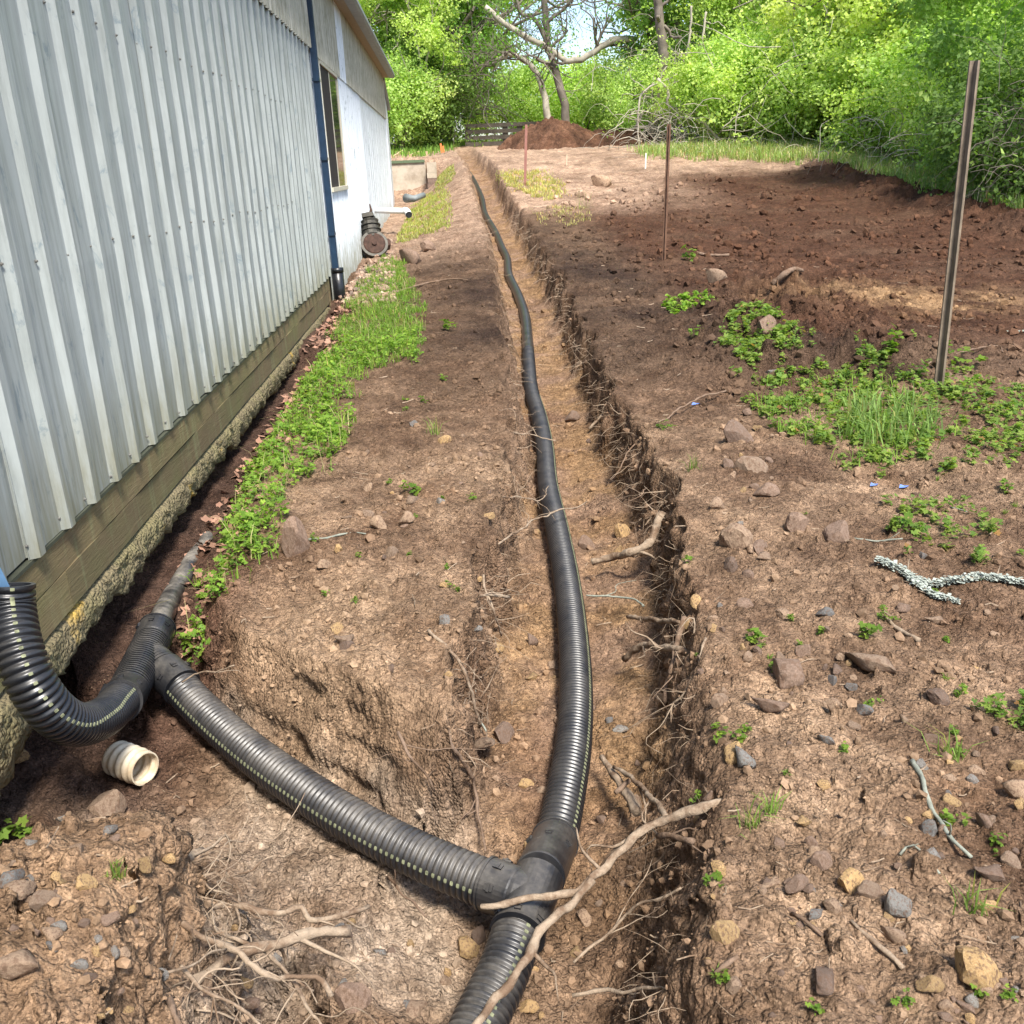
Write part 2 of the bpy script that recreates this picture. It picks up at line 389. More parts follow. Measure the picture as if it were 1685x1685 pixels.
def spline(pts, step):
    """Catmull-Rom through pts, resampled at an even step"""
    P = np.asarray(pts, float); P = np.vstack([2 * P[0] - P[1], P, 2 * P[-1] - P[-2]]); out = []
    for i in range(1, len(P) - 2):
        t = np.linspace(0, 1, 40, endpoint=False)[:, None]
        a, b, c, d = P[i - 1], P[i], P[i + 1], P[i + 2]
        out.append(.5 * ((2 * b) + (-a + c) * t + (2 * a - 5 * b + 4 * c - d) * t ** 2 + (-a + 3 * b - 3 * c + d) * t ** 3))
    out.append(P[-2][None]); D = np.vstack(out); L = np.concatenate([[0], np.cumsum(np.linalg.norm(np.diff(D, axis=0), axis=1))])
    if np.isscalar(step): q = np.linspace(0, L[-1], max(2, int(L[-1] / step) + 1))
    else: q = step(L[-1])
    return np.stack([np.interp(q, L, D[:, k]) for k in range(3)], 1)

# ------------------------------------------------------------------ ground
ga = np.geomspace(1.75, 26, 570); gb = np.geomspace(26.4, 48, 70); gc = np.geomspace(50, 800, 40)
yy = np.concatenate([[.05, .5, .9, 1.2, 1.4, 1.55], ga, gb, gc]) - 1.0
uu = np.concatenate([-np.geomspace(10, .68, 14), np.linspace(-.62, .93, 880), np.geomspace(1.0, 12, 14)])
Yg = np.repeat((yy + 1.0)[:, None], len(uu), 1); Xg = Yg * uu[None]; Yg = Yg - 1.0
H, DIG, SIDE, RB, RIDGE = ground(Xg, Yg, full=True)
def C3(*c): return np.array(c, float)
def ground_tint(x, y, dig, side, rb, ridge):
    n1 = fbm(x / 1.3, y / 1.3, 71, 4); n2 = fbm(x / .35, y / .35, 75, 4)
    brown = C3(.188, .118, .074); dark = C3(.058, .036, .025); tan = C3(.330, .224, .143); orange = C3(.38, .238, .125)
    rust_shaded = C3(.105, .052, .030); far = C3(.50, .345, .240); grey = C3(.36,.275,.20)
    def mx(a, b, t): return a + (b - a) * np.clip(t, 0, 1)[..., None]
    c = np.broadcast_to(brown, x.shape + (3,))
    c = mx(c, tan, .35 + .8 * n1 + .35 * n2)
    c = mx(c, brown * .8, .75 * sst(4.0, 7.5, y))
    c = mx(c, dark, sst(5.5, 9, y) * (1 - sst(15, 19, y)) * (.55 + .9 * n1) * sst(-1, .3, x) * .9)  # mid-ground shade of trees and cloud painted into the soil tint
    c = mx(c, dark, .9 * np.clip(rb, 0, 1)); c = mx(c, dark * 1.05, .9 * np.clip(ridge, 0, 1))
    # the cleared field: rusty brown soil darkened for soft tree shade, plus ochre spoil
    fld = sst(2.0, 3.2, x) * sst(6, 8, y) * (1 - sst(24, 26, y))
    c = mx(c, rust_shaded, fld * (.95 + .4 * n1))
    och = .8 * np.exp(-(((x - 4.4) / 1.1) ** 2 + ((y - 9.2) / .75) ** 2)) + .35 * np.exp(-(((x - 6.4) / 1.3) ** 2 + ((y - 8.9) / .4) ** 2))
    c = mx(c, orange * .85, och * (1.0 + 1.2 * n2))
    c = mx(c, far, sst(17.5, 21.5, y) * (1 - sst(3.5, 6.5, x) * (1 - sst(23, 26, y))) * (.9 + .5 * n1))  # far soil tinted paler, as sunlit ground past the painted shade
    c = mx(c, far * .85, sst(13, 17, y) * (1 - sst(.6, 1.2, x)) * .8)  # far left bank: sunlight put into the tint likewise
    # dried crust on the island and mound
    isl = np.exp(-(((x + .45) / .42) ** 2 + ((y - 2.75) / .7) ** 2)); c = mx(c, C3(.36,.245,.155), isl * 1.1)
    c = mx(c, C3(.33,.215,.13), 1.2 * np.exp(-(((x + 1.0) / .5) ** 2 + ((y - 1.4) / .5) ** 2)))
    # trench: dark topsoil on the walls, orange subsoil on the floor
    fl = sst(.02, .16, side) * np.where(y < 37, 1, 0)
    wall = np.clip(dig * (1 - dig) * 4, 0, 1)
    deep = sst(.55, .95, dig)
    c = mx(c, C3(.30, .195, .125), wall * .65 * sst(-.2, .1, x))
    c = mx(c, mx(np.broadcast_to(orange, x.shape + (3,)), C3(.27, .175, .115), .45 + 1.1 * n2 + .5 * n1), deep * fl * sst(1.6, 2.6, y) * .9)
    left = (1 - sst(-.2, .15, x)) * deep * (1 - sst(3.0, 3.6, y)); c = mx(c, grey, left * (.6 + n2))
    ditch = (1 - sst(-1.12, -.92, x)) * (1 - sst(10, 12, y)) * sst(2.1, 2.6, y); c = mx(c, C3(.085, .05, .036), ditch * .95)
    moist = np.exp(-(((x + 1.0) / .16) ** 2 + ((y - 3.3) / .7) ** 2)); c = mx(c, C3(.15, .082, .055), moist)
    return np.clip(c * (1 + .22 * n2)[..., None], .02, .62)
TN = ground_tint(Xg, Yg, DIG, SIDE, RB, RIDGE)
nr, nc = Xg.shape; I = np.arange(nr * nc).reshape(nr, nc)
Q = np.stack([I[:-1, :-1], I[:-1, 1:], I[1:, 1:], I[1:, :-1]], -1).reshape(-1, 4)
# crumbling of the steep dug faces: push them in and out along their own normals
GP_ = np.stack([Xg, Yg, H], -1)
_a = np.gradient(GP_, axis=1); _b = np.gradient(GP_, axis=0); _n = np.cross(_a, _b); _n /= np.linalg.norm(_n, axis=2)[..., None] + 1e-12
_st = sst(.35, .8, 1 - np.abs(_n[..., 2])) * (np.abs(Yg - 8) < 26)
_u = (Xg * .8 + Yg); _v = H * 1.0 + .25 * Xg
_cl, _ = clods(_u, _v, .075, 171, .75, .2, .55); _c2, _ = clods(_u, _v, .03, 172, .8, .2, .55)
_d = _st * (.036 * fbm(_u / .10, _v / .10, 173, 4, .6) + .75 * _cl + .7 * _c2 - .018)
GP_ = GP_ + _n * _d[..., None]
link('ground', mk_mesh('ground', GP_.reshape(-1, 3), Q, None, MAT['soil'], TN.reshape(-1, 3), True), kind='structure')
del GP_, _a, _b, _n, _st, _u, _v, _cl, _c2, _d, Q, I, TN, DIG, SIDE, RB, RIDGE
def tint_at(x, y):
    x = np.asarray(x, float); y = np.asarray(y, float); h, d, s, rb, rd = ground(x, y, True, True)
    return h, ground_tint(x, y, d, s, rb, rd)

# ------------------------------------------------------------------ the metal shed on the left
WX = -1.35
M_GREY = metal_mat('grey_sheet', (.34, .37, .36), (.20, .22, .205), .5)
M_WHITE = metal_mat('white_sheet', (.70, .75, .80), (.50, .55, .58), .55)
def fibre_mat():
    m = NM('fibreglass'); v = m.coord((1, 16, .8)); n = m.noise(2.5, 6, .7, v); n2 = m.noise(6, 4, .6, m.coord())
    c = m.mix(m.ramp(n, [(.35, (0, 0, 0)), (.65, (1, 1, 1))]), (.34, .33, .26), (.56, .55, .47))
    c = m.mix(m.ramp(n2, [(.45, (0, 0, 0)), (.7, (.5, .5, .5))]), c, (.17, .17, .11))
    return m.fin(c, .7, m.bump(n, .3, .004))
M_FIB = fibre_mat()
def plank_mat():
    m = NM('treated_plank'); v = m.coord((1, .35, 5)); n = m.noise(14, 6, .65, v, 1.6); w = m.noise(3, 4, .6, m.coord((1, .5, 1)))
    st = m.noise(2.5, 5, .7, m.coord((1, 7, .6)))
    c = m.mix(n, (.105, .078, .042), (.27, .20, .115))
    c = m.mix(m.ramp(w, [(.42, (0, 0, 0)), (.67, (.8, .8, .8))]), c, (.18, .17, .075))
    c = m.mix(m.ramp(st, [(.52, (0, 0, 0)), (.68, (.6, .6, .6))]), c, (.25, .25, .13))
    c = m.mix(1, c, m.ramp(m.rnd(), [(0, (.85, .85, .85)), (1, (1.15, 1.12, 1.1))]), 'MULTIPLY')
    return m.fin(c, .85, m.bump(n, .8, .006), spec=.2)
M_PLANK = plank_mat()
def conc_mat():
    m = NM('mossy_concrete'); v = m.coord(); n = m.noise(12, 6, .7, v); vv = m.vor(70, 'F1', v)
    c = m.mix(n, (.10, .078, .045), (.30, .25, .15))
    c = m.mix(m.ramp(m.noise(6, 4, .6, v), [(.45, (0, 0, 0)), (.65, (.5, .5, .5))]), c, (.20, .18, .08))
    c = m.mix(m.ramp(m.noise(4.3, 4, .6, v), [(.62, (0, 0, 0)), (.70, (.9, .9, .9))]), c, (.46, .30, .07))
    b = m.bump(vv.outputs['Distance'], .9, -.012, m.bump(n, .7, .03)); return m.fin(c, .95, b, spec=.1)
M_CONC = conc_mat()
M_BLUE = flat('blue_paint', (.016, .038, .075), .35, .2, 12, spec=.5)
M_BLUE2 = flat('blue_paint_light', (.13, .26, .42), .4, .25, 9, spec=.5)
M_BLK = flat('black_plastic_smooth', (.012, .013, .016), .33, .3, 18, spec=.5)
M_TRIM = flat('grey_trim', (.20, .22, .22), .5, .2, 8)
M_FRAME = flat('window_frame_cream', (.62, .58, .46), .6, .1, 20)
M_ROOF = flat('roof_sheet', (.30, .32, .32), .5, .15, 3)
def glass_mat():
    m = NM('window_glass'); return m.fin((.03, .035, .035), .04, None, spec=1.0)
def screen_mat():
    m = NM('insect_screen'); return m.fin((.035, .030, .028), .9, None)
shed = empty('shed', (WX, 5.5, 0), 'long corrugated metal shed with grey near half, white far half and mossy plank base', 'shed')
def rel(o): o.matrix_parent_inverse = Matrix.Translation((-WX, -5.5, 0)); return o
def part(name, me, parent=shed, **k):
    o = link(name, me, parent, **k)
    if parent is shed: rel(o)
    return o
RIB = .2556
def rib_profile(y0, y1, first, pitch, crest, flank, h, lines=True):
    """corrugated sheet profile: (y, outward offset) pairs"""
    out = [(y0, 0)]; k = math.floor((y0 - first) / pitch) - 1
    while True:
        c = first + k * pitch; k += 1
        if c - crest - 2 * flank > y1: break
        pts = [(c - crest - 2 * flank, 0), (c - crest - flank, h), (c - flank, h), (c, 0)]
        if lines:
            for q in (.36, .64):
                yq = c + q * (pitch - crest - 2 * flank); pts += [(yq - .006, 0), (yq, .0035), (yq + .006, 0)]
        for p in pts:
            if out[-1][0] + 1e-5 < p[0] < y1: out.append(p)
    out.append((y1, 0)); return out
def sheet(y0, y1, z0, z1, x, prof, mat, nz=9, dent=.004, seed=0, ragged=0):
    pr = rib_profile(y0, y1, *prof); Y = np.array([p[0] for p in pr]); X = np.array([p[1] for p in pr])
    Z = np.linspace(z0, z1, nz); YY, ZZ = np.meshgrid(Y, Z)
    XX = x + np.repeat(X[None], nz, 0) + dent * fbm(YY / .5, ZZ / .7, 80 + seed, 3)
    n = len(Y); I = np.arange(n * nz).reshape(nz, n)
    Q = np.stack([I[:-1, :-1], I[:-1, 1:], I[1:, 1:], I[1:, :-1]], -1).reshape(-1, 4)
    V = np.stack([XX, YY, ZZ], -1).reshape(-1, 3); B = V - np.array([.0025, 0, 0]); m = len(V)
    R = lambda a: np.stack([a[:-1], a[1:], a[1:] + m, a[:-1] + m], -1)
    E = np.vstack([R(I[0])[:, ::-1], R(I[-1]), R(I[:, 0]), R(I[:, -1])[:, ::-1]])
    return mk_mesh('wall_panel', np.vstack([V, B]), np.vstack([Q, Q[:, ::-1] + m, E]), None, mat, None, False)
PR1 = (2.859, RIB, .042, .016, .027, False)
# screw with washer
def screw_mesh():
    b = MB(); b.tube([(0, 0, 0), (.002, 0, 0)], .0062, 8); b.tube([(.002, 0, 0), (.007, 0, 0)], .0038, 6)
    return b.mesh('screw', flat('screw_steel', (.17, .165, .15), .5, .3, 40))
SCREW = screw_mesh()
y = 2.859 - RIB * 20 - .075; k = 0
while y < 11.1:
    y1 = min(y + RIB * 4, 11.18)
    p = part('wall_panel', sheet(y - .004, min(y1 + .022, 11.18), .372 + .004 * math.sin(k * 2.1), 2.80, WX + .0035 * (k % 2), PR1, M_GREY, 10, .006, k))
    if k == 0 or True:
        if y > 1.2:
            for q in range(4):
                yb = y + .075 + q * RIB - .062 - .02
                for zz in (.405, 1.23, 2.05):
                    if yb < 9 and (k + q) < 40:
                        s_ = link('screw', SCREW, p, (WX + .004, yb + .012 * math.sin(yb * 9 + zz), zz + .012 * math.sin(yb * 5))); s_.rotation_euler.x = yb
    y = y1; k += 1
# upper fibreglass band, first stretch
for k in range(13):
    a = -2.3 + k * 1.04
    if a < 11.1: part('clerestory_panel', sheet(a + .001, min(a + 1.039, 11.18), 2.72, 3.66, WX + .026, (2.9, .13, .03, .012, .02, False), M_FIB, 5, .004, 20 + k))
# far stretch: finer white sheets, window opening left out
PR2 = (11.3, .135, .022, .012, .013, False)
W0, W1, WZ0, WZ1 = 12.12, 14.05, 1.30, 2.66
def gcut(y): return float(np.interp(y, GLy, GLz)) - .12
segs = [(11.2, 12.12, 0, 2.74), (12.12, 13.08, 0, 1.30), (13.08, 14.05, 0, 1.30)] + [(14.05 + i * .94, min(14.05 + (i + 1) * .94, 25.7), 0, 2.76) for i in range(13) if 14.05 + i * .94 < 25.6]
for i, (a, b, z0, z1) in enumerate(segs):
    fine = a < 17
    part('wall_panel', sheet(a + .001, b - .001, gcut(a), z1, WX - .004, PR2 if fine else (11.3, .27, .012, .006, .006, False), M_WHITE, 7, .006, 40 + i))
for i in range(14):
    a = 11.2 + i * 1.04; b = min(a + 1.04, 25.72)
    if a > 25.6: break
    if 14.0 < a < 15.2: part('clerestory_panel', sheet(a + .001, b - .001, 2.70, 3.66, WX + .012, PR2, M_WHITE, 4, .004, 60 + i))
    else: part('clerestory_panel', sheet(a + .001, b - .001, 2.70, 3.66, WX + .014, (11.2, .13, .03, .012, .02, False), M_FIB, 4, .004, 60 + i))
b = MB(); b.box((WX - .01, 25.72, .45), (WX + .03, 25.8, 3.66)); part('corner_trim', b.mesh('corner_trim', M_WHITE))
# last lower bay
V = [(WX - .02, 25.8, .4), (WX - .02, 27.6, .4), (WX - .02, 27.6, 3.02), (WX - .02, 25.8, 3.6)]; V += [(v[0] - .04, v[1], v[2]) for v in V]
part('end_bay_wall', mk_mesh('end_bay_wall', V, [(0, 1, 2, 3), (4, 7, 6, 5), (0, 4, 5, 1), (1, 5, 6, 2), (2, 6, 7, 3), (3, 7, 4, 0)], None, M_WHITE))
b = MB(); b.tube([(WX + .02, 25.85, 3.63), (WX + .02, 27.66, 3.04)], .05, 6); part('end_bay_trim', b.mesh('end_bay_trim', M_TRIM))
# window
win = part('window', None) if False else None
b = MB()
for (a, c) in (((WX - .02, W0, WZ0 - .05), (WX + .030, W1, WZ0)), ((WX - .02, W0, WZ1), (WX + .020, W1, WZ1 + .04)), ((WX - .02, W0 - .045, WZ0 - .05), (WX + .014, W0, WZ1 + .04)),
               ((WX - .02, W1, WZ0 - .05), (WX + .014, W1 + .045, WZ1 + .04)), ((WX - .015, (W0 + W1) / 2 - .03, WZ0), (WX + .008, (W0 + W1) / 2 + .03, WZ1))): b.box(a, c)
fr = part('window_frame', b.mesh('window_frame', M_FRAME))
b = MB(); b.box((WX - .005, W0, WZ0), (WX + .004, (W0 + W1) / 2 - .02, WZ1)); link('screen', b.mesh('screen', screen_mat()), fr)
b = MB(); b.box((WX - .008, (W0 + W1) / 2 + .02, WZ0), (WX, W1, WZ1)); link('pane', b.mesh('pane', glass_mat()), fr)
# timber base, flashing and footing
def plank(y0, y1, z0, z1, x, sd):
    ny = max(3, int((y1 - y0) / .12)); Y = np.linspace(y0, y1, ny); b = MB(); pts = []
    for t in Y:
        w = .003 * math.sin(t * 3 + sd) + .002 * math.sin(t * 11 + sd)
        pts.append([(x - .035, t, z0 + w), (x + w, t, z0 + w + .003), (x + w, t, z1 + w), (x - .035, t, z1 + w)])
    V = np.array(pts).reshape(-1, 3); Q = []
    for i in range(ny - 1):
        for j in range(4): a = i * 4 + j; c = i * 4 + (j + 1) % 4; Q.append((a, c, c + 4, a + 4))
    Q += [(0, 3, 2, 1), tuple(4 * ny - 4 + q for q in (0, 1, 2, 3))]
    return mk_mesh('plank', V, Q, None, M_PLANK)
for (a, b_) in ((-2.4, 1.1), (1.104, 6.1), (6.105, 10.85)): part('plank', plank(a, b_, .236, .352, WX + .006, a))
for (a, b_) in ((-2.4, 3.0), (3.004, 6.6), (6.604, 10.85)): part('plank', plank(a, b_, .098, .232, WX + .004, a + 2))
b = MB(); b.box((WX - .03, -2.4, .354), (WX + .012, 10.86, .366)); part('flashing', b.mesh('flashing', flat('dark_flashing', (.06, .065, .045), .7)))
b = MB(); b.box((WX - .05, 10.855, -.2), (WX + .008, 10.90, .366)); b.box((WX - .06, 10.95, .0), (WX - .02, 11.2, .45)); part('corner_post', b.mesh('corner_post', M_PLANK))
def footing():
    ny, nz = 420, 12; Y = np.linspace(-2.4, 10.6, ny); t = np.linspace(0, 1, nz); YY, TT = np.meshgrid(Y, t, indexing='ij')
    zb = -.028 - .11 * sst(2.7, 2.1, YY) - .06 * np.abs(fbm(YY / .30, YY * 0, 90, 3)) - .04 * pn(YY / .5, YY * 0, 93)
    zt = .094
    # profile: from under the plank bulging out then cutting back beneath
    a = TT * 1.35; z = np.where(a < 1, zt + (zb - zt) * a, zb + .01 * (a - 1))
    bul = .034 * np.sqrt(np.clip(np.sin(np.clip(a, 0, 1) * np.pi * .82 + .25), 0, 1)) + .02 * sst(3, 2.2, YY)
    x = WX - .012 + bul - np.where(a > 1, (a - 1) * .5, 0)
    r = fbm(YY / .07, z / .07, 96, 4, .6); c, _ = clods(YY, z, .03, 97, .9, .2, .55)
    x = x + .016 * r + c * 1.0; z = z + .008 * fbm(YY / .05, TT * 3, 98, 2)
    x = np.where(TT == 0, WX - .03, x)
    I = np.arange(ny * nz).reshape(ny, nz); Q = np.stack([I[:-1, :-1], I[:-1, 1:], I[1:, 1:], I[1:, :-1]], -1).reshape(-1, 4)
    return mk_mesh('footing', np.stack([x, YY, z], -1).reshape(-1, 3), Q, None, M_CONC, None, True)
part('footing', footing())
b = MB(); b.box((WX - .5, -2.4, -.6), (WX - .18, 25.7, .09)); part('foundation', b.mesh('foundation', M_CONC))
# eave, gutter, roof and the walls out of sight
b = MB(); b.box((WX - .02, -2.6, 3.66), (WX + .17, 25.95, 3.69)); part('soffit', b.mesh('soffit', flat('soffit_wood', (.30, .24, .16), .8)))
P = np.array([(0, .0), (.11, .0), (.13, .03), (.12, .10), (.135, .10), (.145, .03), (.12, -.012), (0, -.012)])
V = [];
for yv in (-2.6, 26.0): V += [(WX + .17 + p[0], yv, 3.66 + p[1]) for p in P]
n = len(P); Qd = [(i, (i + 1) % n, n + (i + 1) % n, n + i) for i in range(n)]
part('gutter', mk_mesh('gutter', V, Qd, None, M_TRIM))
for sgn in (0,):
    V = [(WX + .24, -2.7, 3.72), (WX + .24, 26.1, 3.72), (-6.5, 26.1, 5.1), (-6.5, -2.7, 5.1), (-11.8, -2.7, 3.72), (-11.8, 26.1, 3.72)]
    V2 = [(v[0], v[1], v[2] + .04) for v in V]
    part('roof', mk_mesh('roof', V + V2, [(0, 1, 2, 3), (3, 2, 5, 4), (6, 9, 8, 7), (9, 10, 11, 8), (0, 6, 7, 1), (4, 5, 11, 10), (1, 7, 8, 2), (2, 8, 11, 5), (0, 3, 9, 6), (3, 4, 10, 9)], None, M_ROOF))
for yv in (-2.5, 25.66):
    V = [(WX - .05, yv, -.3), (-11.6, yv, -.3), (-11.6, yv, 3.7), (-6.5, yv, 5.05), (WX - .05, yv, 3.7)]; V += [(v[0], v[1] + .06, v[2]) for v in V]
    me = bpy.data.meshes.new('gable_wall'); me.from_pydata(V, [], [(0, 1, 2, 3, 4), (9, 8, 7, 6, 5)] + [(i, (i + 1) % 5 + 0, (i + 1) % 5 + 5, i + 5) for i in range(5)]); me.materials.append(M_WHITE); part('gable_wall', me)
b = MB(); b.box((-11.65, -2.5, -.3), (-11.6, 25.7, 3.7)); part('back_wall', b.mesh('back_wall', M_WHITE))
b = MB(); b.box((-4.5, 25.7, .3), (WX - .06, 27.6, 3.0)); part('end_bay_block', b.mesh('end_bay_block', M_WHITE))
# painted downspouts: near one drops into the black pipe, far one into a black boot
def channel(name, x, yc, z0, z1, w, d, mat):
    b = MB(); b.box((x, yc - w / 2, z0), (x + d, yc + w / 2, z1)); o = part(name, b.mesh(name, mat))
    b = MB()
    for s in (-1, 1): b.box((x + d, yc + s * w * .30 - .006, z0), (x + d + .004, yc + s * w * .30 + .006, z1))
    link('rib', b.mesh('rib', mat), o); return o
ds = channel('downspout', WX + .024, 11.28, .36, 3.66, .10, .062, M_BLUE); ds['label'] = 'dark blue far downspout'
for zz in (.8, 1.6, 2.4, 3.2):
    b = MB(); b.box((WX + .018, 11.215, zz), (WX + .091, 11.345, zz + .03)); link('strap', b.mesh('strap', M_BLUE), ds)
b = MB(); b.tube([(WX + .072, 11.27, -.05), (WX + .072, 11.27, .42)], .068, 18); b.tube([(WX + .072, 11.27, .39), (WX + .072, 11.27, .44)], .074, 18)
part('downspout_boot', b.mesh('downspout_boot', M_BLK, True))
# near downspout beside the camera: angled shoe entering the pipe mouth
b = MB()
A0 = np.array([-1.235, 2.335, .40]); A1 = np.array([-1.262, 2.30, .62]); A2 = np.array([-1.29, 2.26, 3.66])
def boxtube(b, P, w, d):
    P = np.array(P); V = []
    for p in P: V += [(p[0] - d / 2, p[1] - w / 2, p[2]), (p[0] + d / 2, p[1] - w / 2, p[2]), (p[0] + d / 2, p[1] + w / 2, p[2]), (p[0] - d / 2, p[1] + w / 2, p[2])]
    Q = [(4 * i + j, 4 * i + (j + 1) % 4, 4 * i + 4 + (j + 1) % 4, 4 * i + 4 + j) for i in range(len(P) - 1) for j in range(4)]
    b.add(V, Q + [(0, 3, 2, 1)])
boxtube(b, [A0, A1, A2], .085, .062)
part('downspout', b.mesh('downspout', M_BLUE2), label='light blue near downspout entering the black pipe')
#@@SHED_END

# ------------------------------------------------------------------ black corrugated drain pipes
def pipe_mat(name, dust):
    m = NM(name); g = m.n('ShaderNodeNewGeometry'); sp = m.n('ShaderNodeSeparateXYZ'); m.l(g.outputs['Normal'], sp.inputs[0])
    v = m.coord(); n = m.noise(7, 6, .7, v); n2 = m.noise(55, 4, .7, v)
    up = m.ramp(sp.outputs[2], [(.1, (0, 0, 0)), (.85, (1, 1, 1))])
    f = m.math('MULTIPLY', m.math('MULTIPLY', up, m.ramp(n, [(.36, (.12, .12, .12)), (.62, (1, 1, 1))])), dust)
    f = m.math('MULTIPLY', f, m.ramp(n2, [(.3, (.6, .6, .6)), (.6, (1, 1, 1))]))
    c = m.mix(f, (.011, .012, .015), (.27, .24, .20))
    r = m.math('ADD', m.math('MULTIPLY', f, .42), .33)
    return m.fin(c, r, m.bump(n2, .2, .002), spec=.55)
M_P1 = pipe_mat('pipe_black', .16); M_P2 = pipe_mat('pipe_dusty', .48); M_FIT = pipe_mat('fitting_black', .35)
M_STR = flat('stripe_yellow_green', (.20, .21, .125), .75, .5, 60)
R0 = .0615; PITCH = .0188
def corr_pipe(path, mat, name='corrugated_hose', rough_len=None, nside=36, R=R0, depth=.0075):
    P = spline(path, .004); L = np.concatenate([[0], np.cumsum(np.linalg.norm(np.diff(P, axis=0), axis=1))])
    fr = np.array([0.0, .26, .52, .62, .90]); rr = np.array([R - .0008, R, R - .0008, R - depth, R - depth])
    n = int(L[-1] / PITCH); s = (np.arange(n)[:, None] + fr[None]).ravel() * PITCH; r = np.tile(rr, n)
    if rough_len is not None:
        m = s < rough_len; far = np.arange(rough_len, L[-1], .10); s = np.concatenate([s[m], far]); r = np.concatenate([r[m], np.full(len(far), R - .001)])
    C = np.stack([np.interp(s, L, P[:, k]) for k in range(3)], 1)
    # smooth tangents from the dense curve
    V, Q, _ = tube(C, r, nside, False); return V, Q, C, s, n
def stripe_for(C, s, n, toward, mat_name='stripe', lim=1e9, R=R0):
    """the printed dashes riding on the crests"""
    T, N, B = frames(C); b = MB(); tw = toward if callable(toward) else np.asarray(toward, float)
    idx = [i for i in range(0, len(C)) if i % 5 == 1 and s[i] < lim]
    for i in idx:
        t = T[i]; w = tw(s[i]) if callable(toward) else tw; w = w - w.dot(t) * t; w = nrm(w); q = np.cross(t, w)
        pts = []; hw = .0052; 
        for a in (-1.0, -.35, .35, 1.0):
            for dt in (-.0045, .0045):
                pts.append(C[i] + (R + .0012) * (w * math.cos(a * hw / R) + q * math.sin(a * hw / R)) + t * dt * (1 - .25 * abs(a)))
        inner = [p - w * .004 for p in pts]
        Q = [(0, 1, 3, 2), (2, 3, 5, 4), (4, 5, 7, 6), (0, 8, 9, 1), (6, 7, 15, 14), (0, 2, 10, 8), (2, 4, 12, 10), (4, 6, 14, 12), (1, 9, 11, 3), (3, 11, 13, 5), (5, 13, 15, 7)]
        b.add(pts + inner, Q)
    return b.mesh('stripe', M_STR, False)
def mkpipe(path, mat, label, toward, rough_len=None, lim=1e9, name='drain_pipe'):
    V, Q, C, s, n = corr_pipe(path, mat, rough_len=rough_len)
    # inner skin so the open mouth has a wall
    Vi, Qi, _ = tube(C[:60] if len(C) > 60 else C, R0 - .012, 36, False)
    b = MB(); b.add(V, Q); b.add(Vi, Qi[:, ::-1])
    k = np.arange(36); b.add(np.vstack([V[:36], Vi[:36]]), np.stack([k, (k + 1) % 36 + 0, (k + 1) % 36 + 36, k + 36], -1))
    o = link(name, b.mesh(name, mat, True), label=label, cat='drain pipe')
    link('stripe', stripe_for(C, s, n, toward, lim=lim), o, kind='stuff'); return o
ZB = .062
def floor_pt(px, py, lift=ZB): p = at(px, py); return p
# centre line of the long pipe: sight lines met with the known depth of the trench floor
MAINP = []
for (px, py, yv) in [(892, 1425, 2.10), (913, 1385, 2.19), (930, 1310, 2.38), (944, 1220, 2.66), (948, 1130, 3.0), (943, 1040, 3.42), (932, 950, 3.95), (917, 870, 4.55), (902, 800, 5.25), (897, 740, 6.0),
                     (888, 690, 6.9), (874, 640, 7.9), (870, 590, 9.1), (868, 552, 10.4), (864, 518, 11.7), (853, 485, 13.2), (838, 455, 14.9), (835, 430, 16.7), (826, 409, 18.0), (815, 380, 20.0), (798, 350, 22.6), (793, 328, 24.8), (780, 306, 28.0), (770, 292, 30.5)]:
    p = aty(px, py, yv)
    zf = float(ground(np.array([p[0]]), np.array([p[1]]), False)[0]) + ZB
    if yv > 8: p[2] = .35 * p[2] + .65 * zf
    MAINP.append(p)
mainp = mkpipe(MAINP, M_P1, 'long black corrugated drain pipe running down the trench towards the trees', lambda s: np.array([.75, -.25, .55 - .02 * s]), rough_len=7.5, lim=5.5)
Y2 = np.array(atz(868, 1478, -.29))
J = lambda px, py, z: np.array(atz(px, py, z))
# lower pipe from the wye towards the camera
low = [J(852, 1530, -.29), J(828, 1600, -.30), J(790, 1680, -.31), J(745, 1790, -.32), J(700, 1930, -.33), J(640, 2150, -.34)]
mkpipe(low, M_P2, 'short black corrugated pipe leaving the lower wye towards the bottom edge', np.array([.50, -.3, .8]), name='drain_pipe')
BRP = [J(828, 1464, -.275), J(790, 1450, -.275), J(700, 1412, -.27), J(600, 1362, -.262), J(500, 1300, -.255), J(410, 1236, -.248), J(335, 1170, -.225), J(288, 1120, -.192)]
mkpipe(BRP, M_P2, 'dusty black corrugated pipe joining the upper wye to the lower wye round the soil island', np.array([-.45, -.8, .28]))
top = [np.array(aty(17, 962, 2.35)), np.array(aty(18, 1000, 2.33)), np.array(aty(28, 1060, 2.26)), np.array(aty(50, 1120, 2.22)), np.array(aty(86, 1170, 2.24)), np.array(aty(128, 1192, 2.34)), np.array(aty(170, 1180, 2.52)), np.array(aty(204, 1148, 2.74))]
M_P3 = pipe_mat('pipe_black_b', .12)
mkpipe(top, M_P3, 'curved black corrugated pipe taking the light blue downspout into the upper wye', lambda s: nrm(CAM - np.array([-1.1, 2.25, .1])) * 1.0 + np.array([.15, 0, .1]))
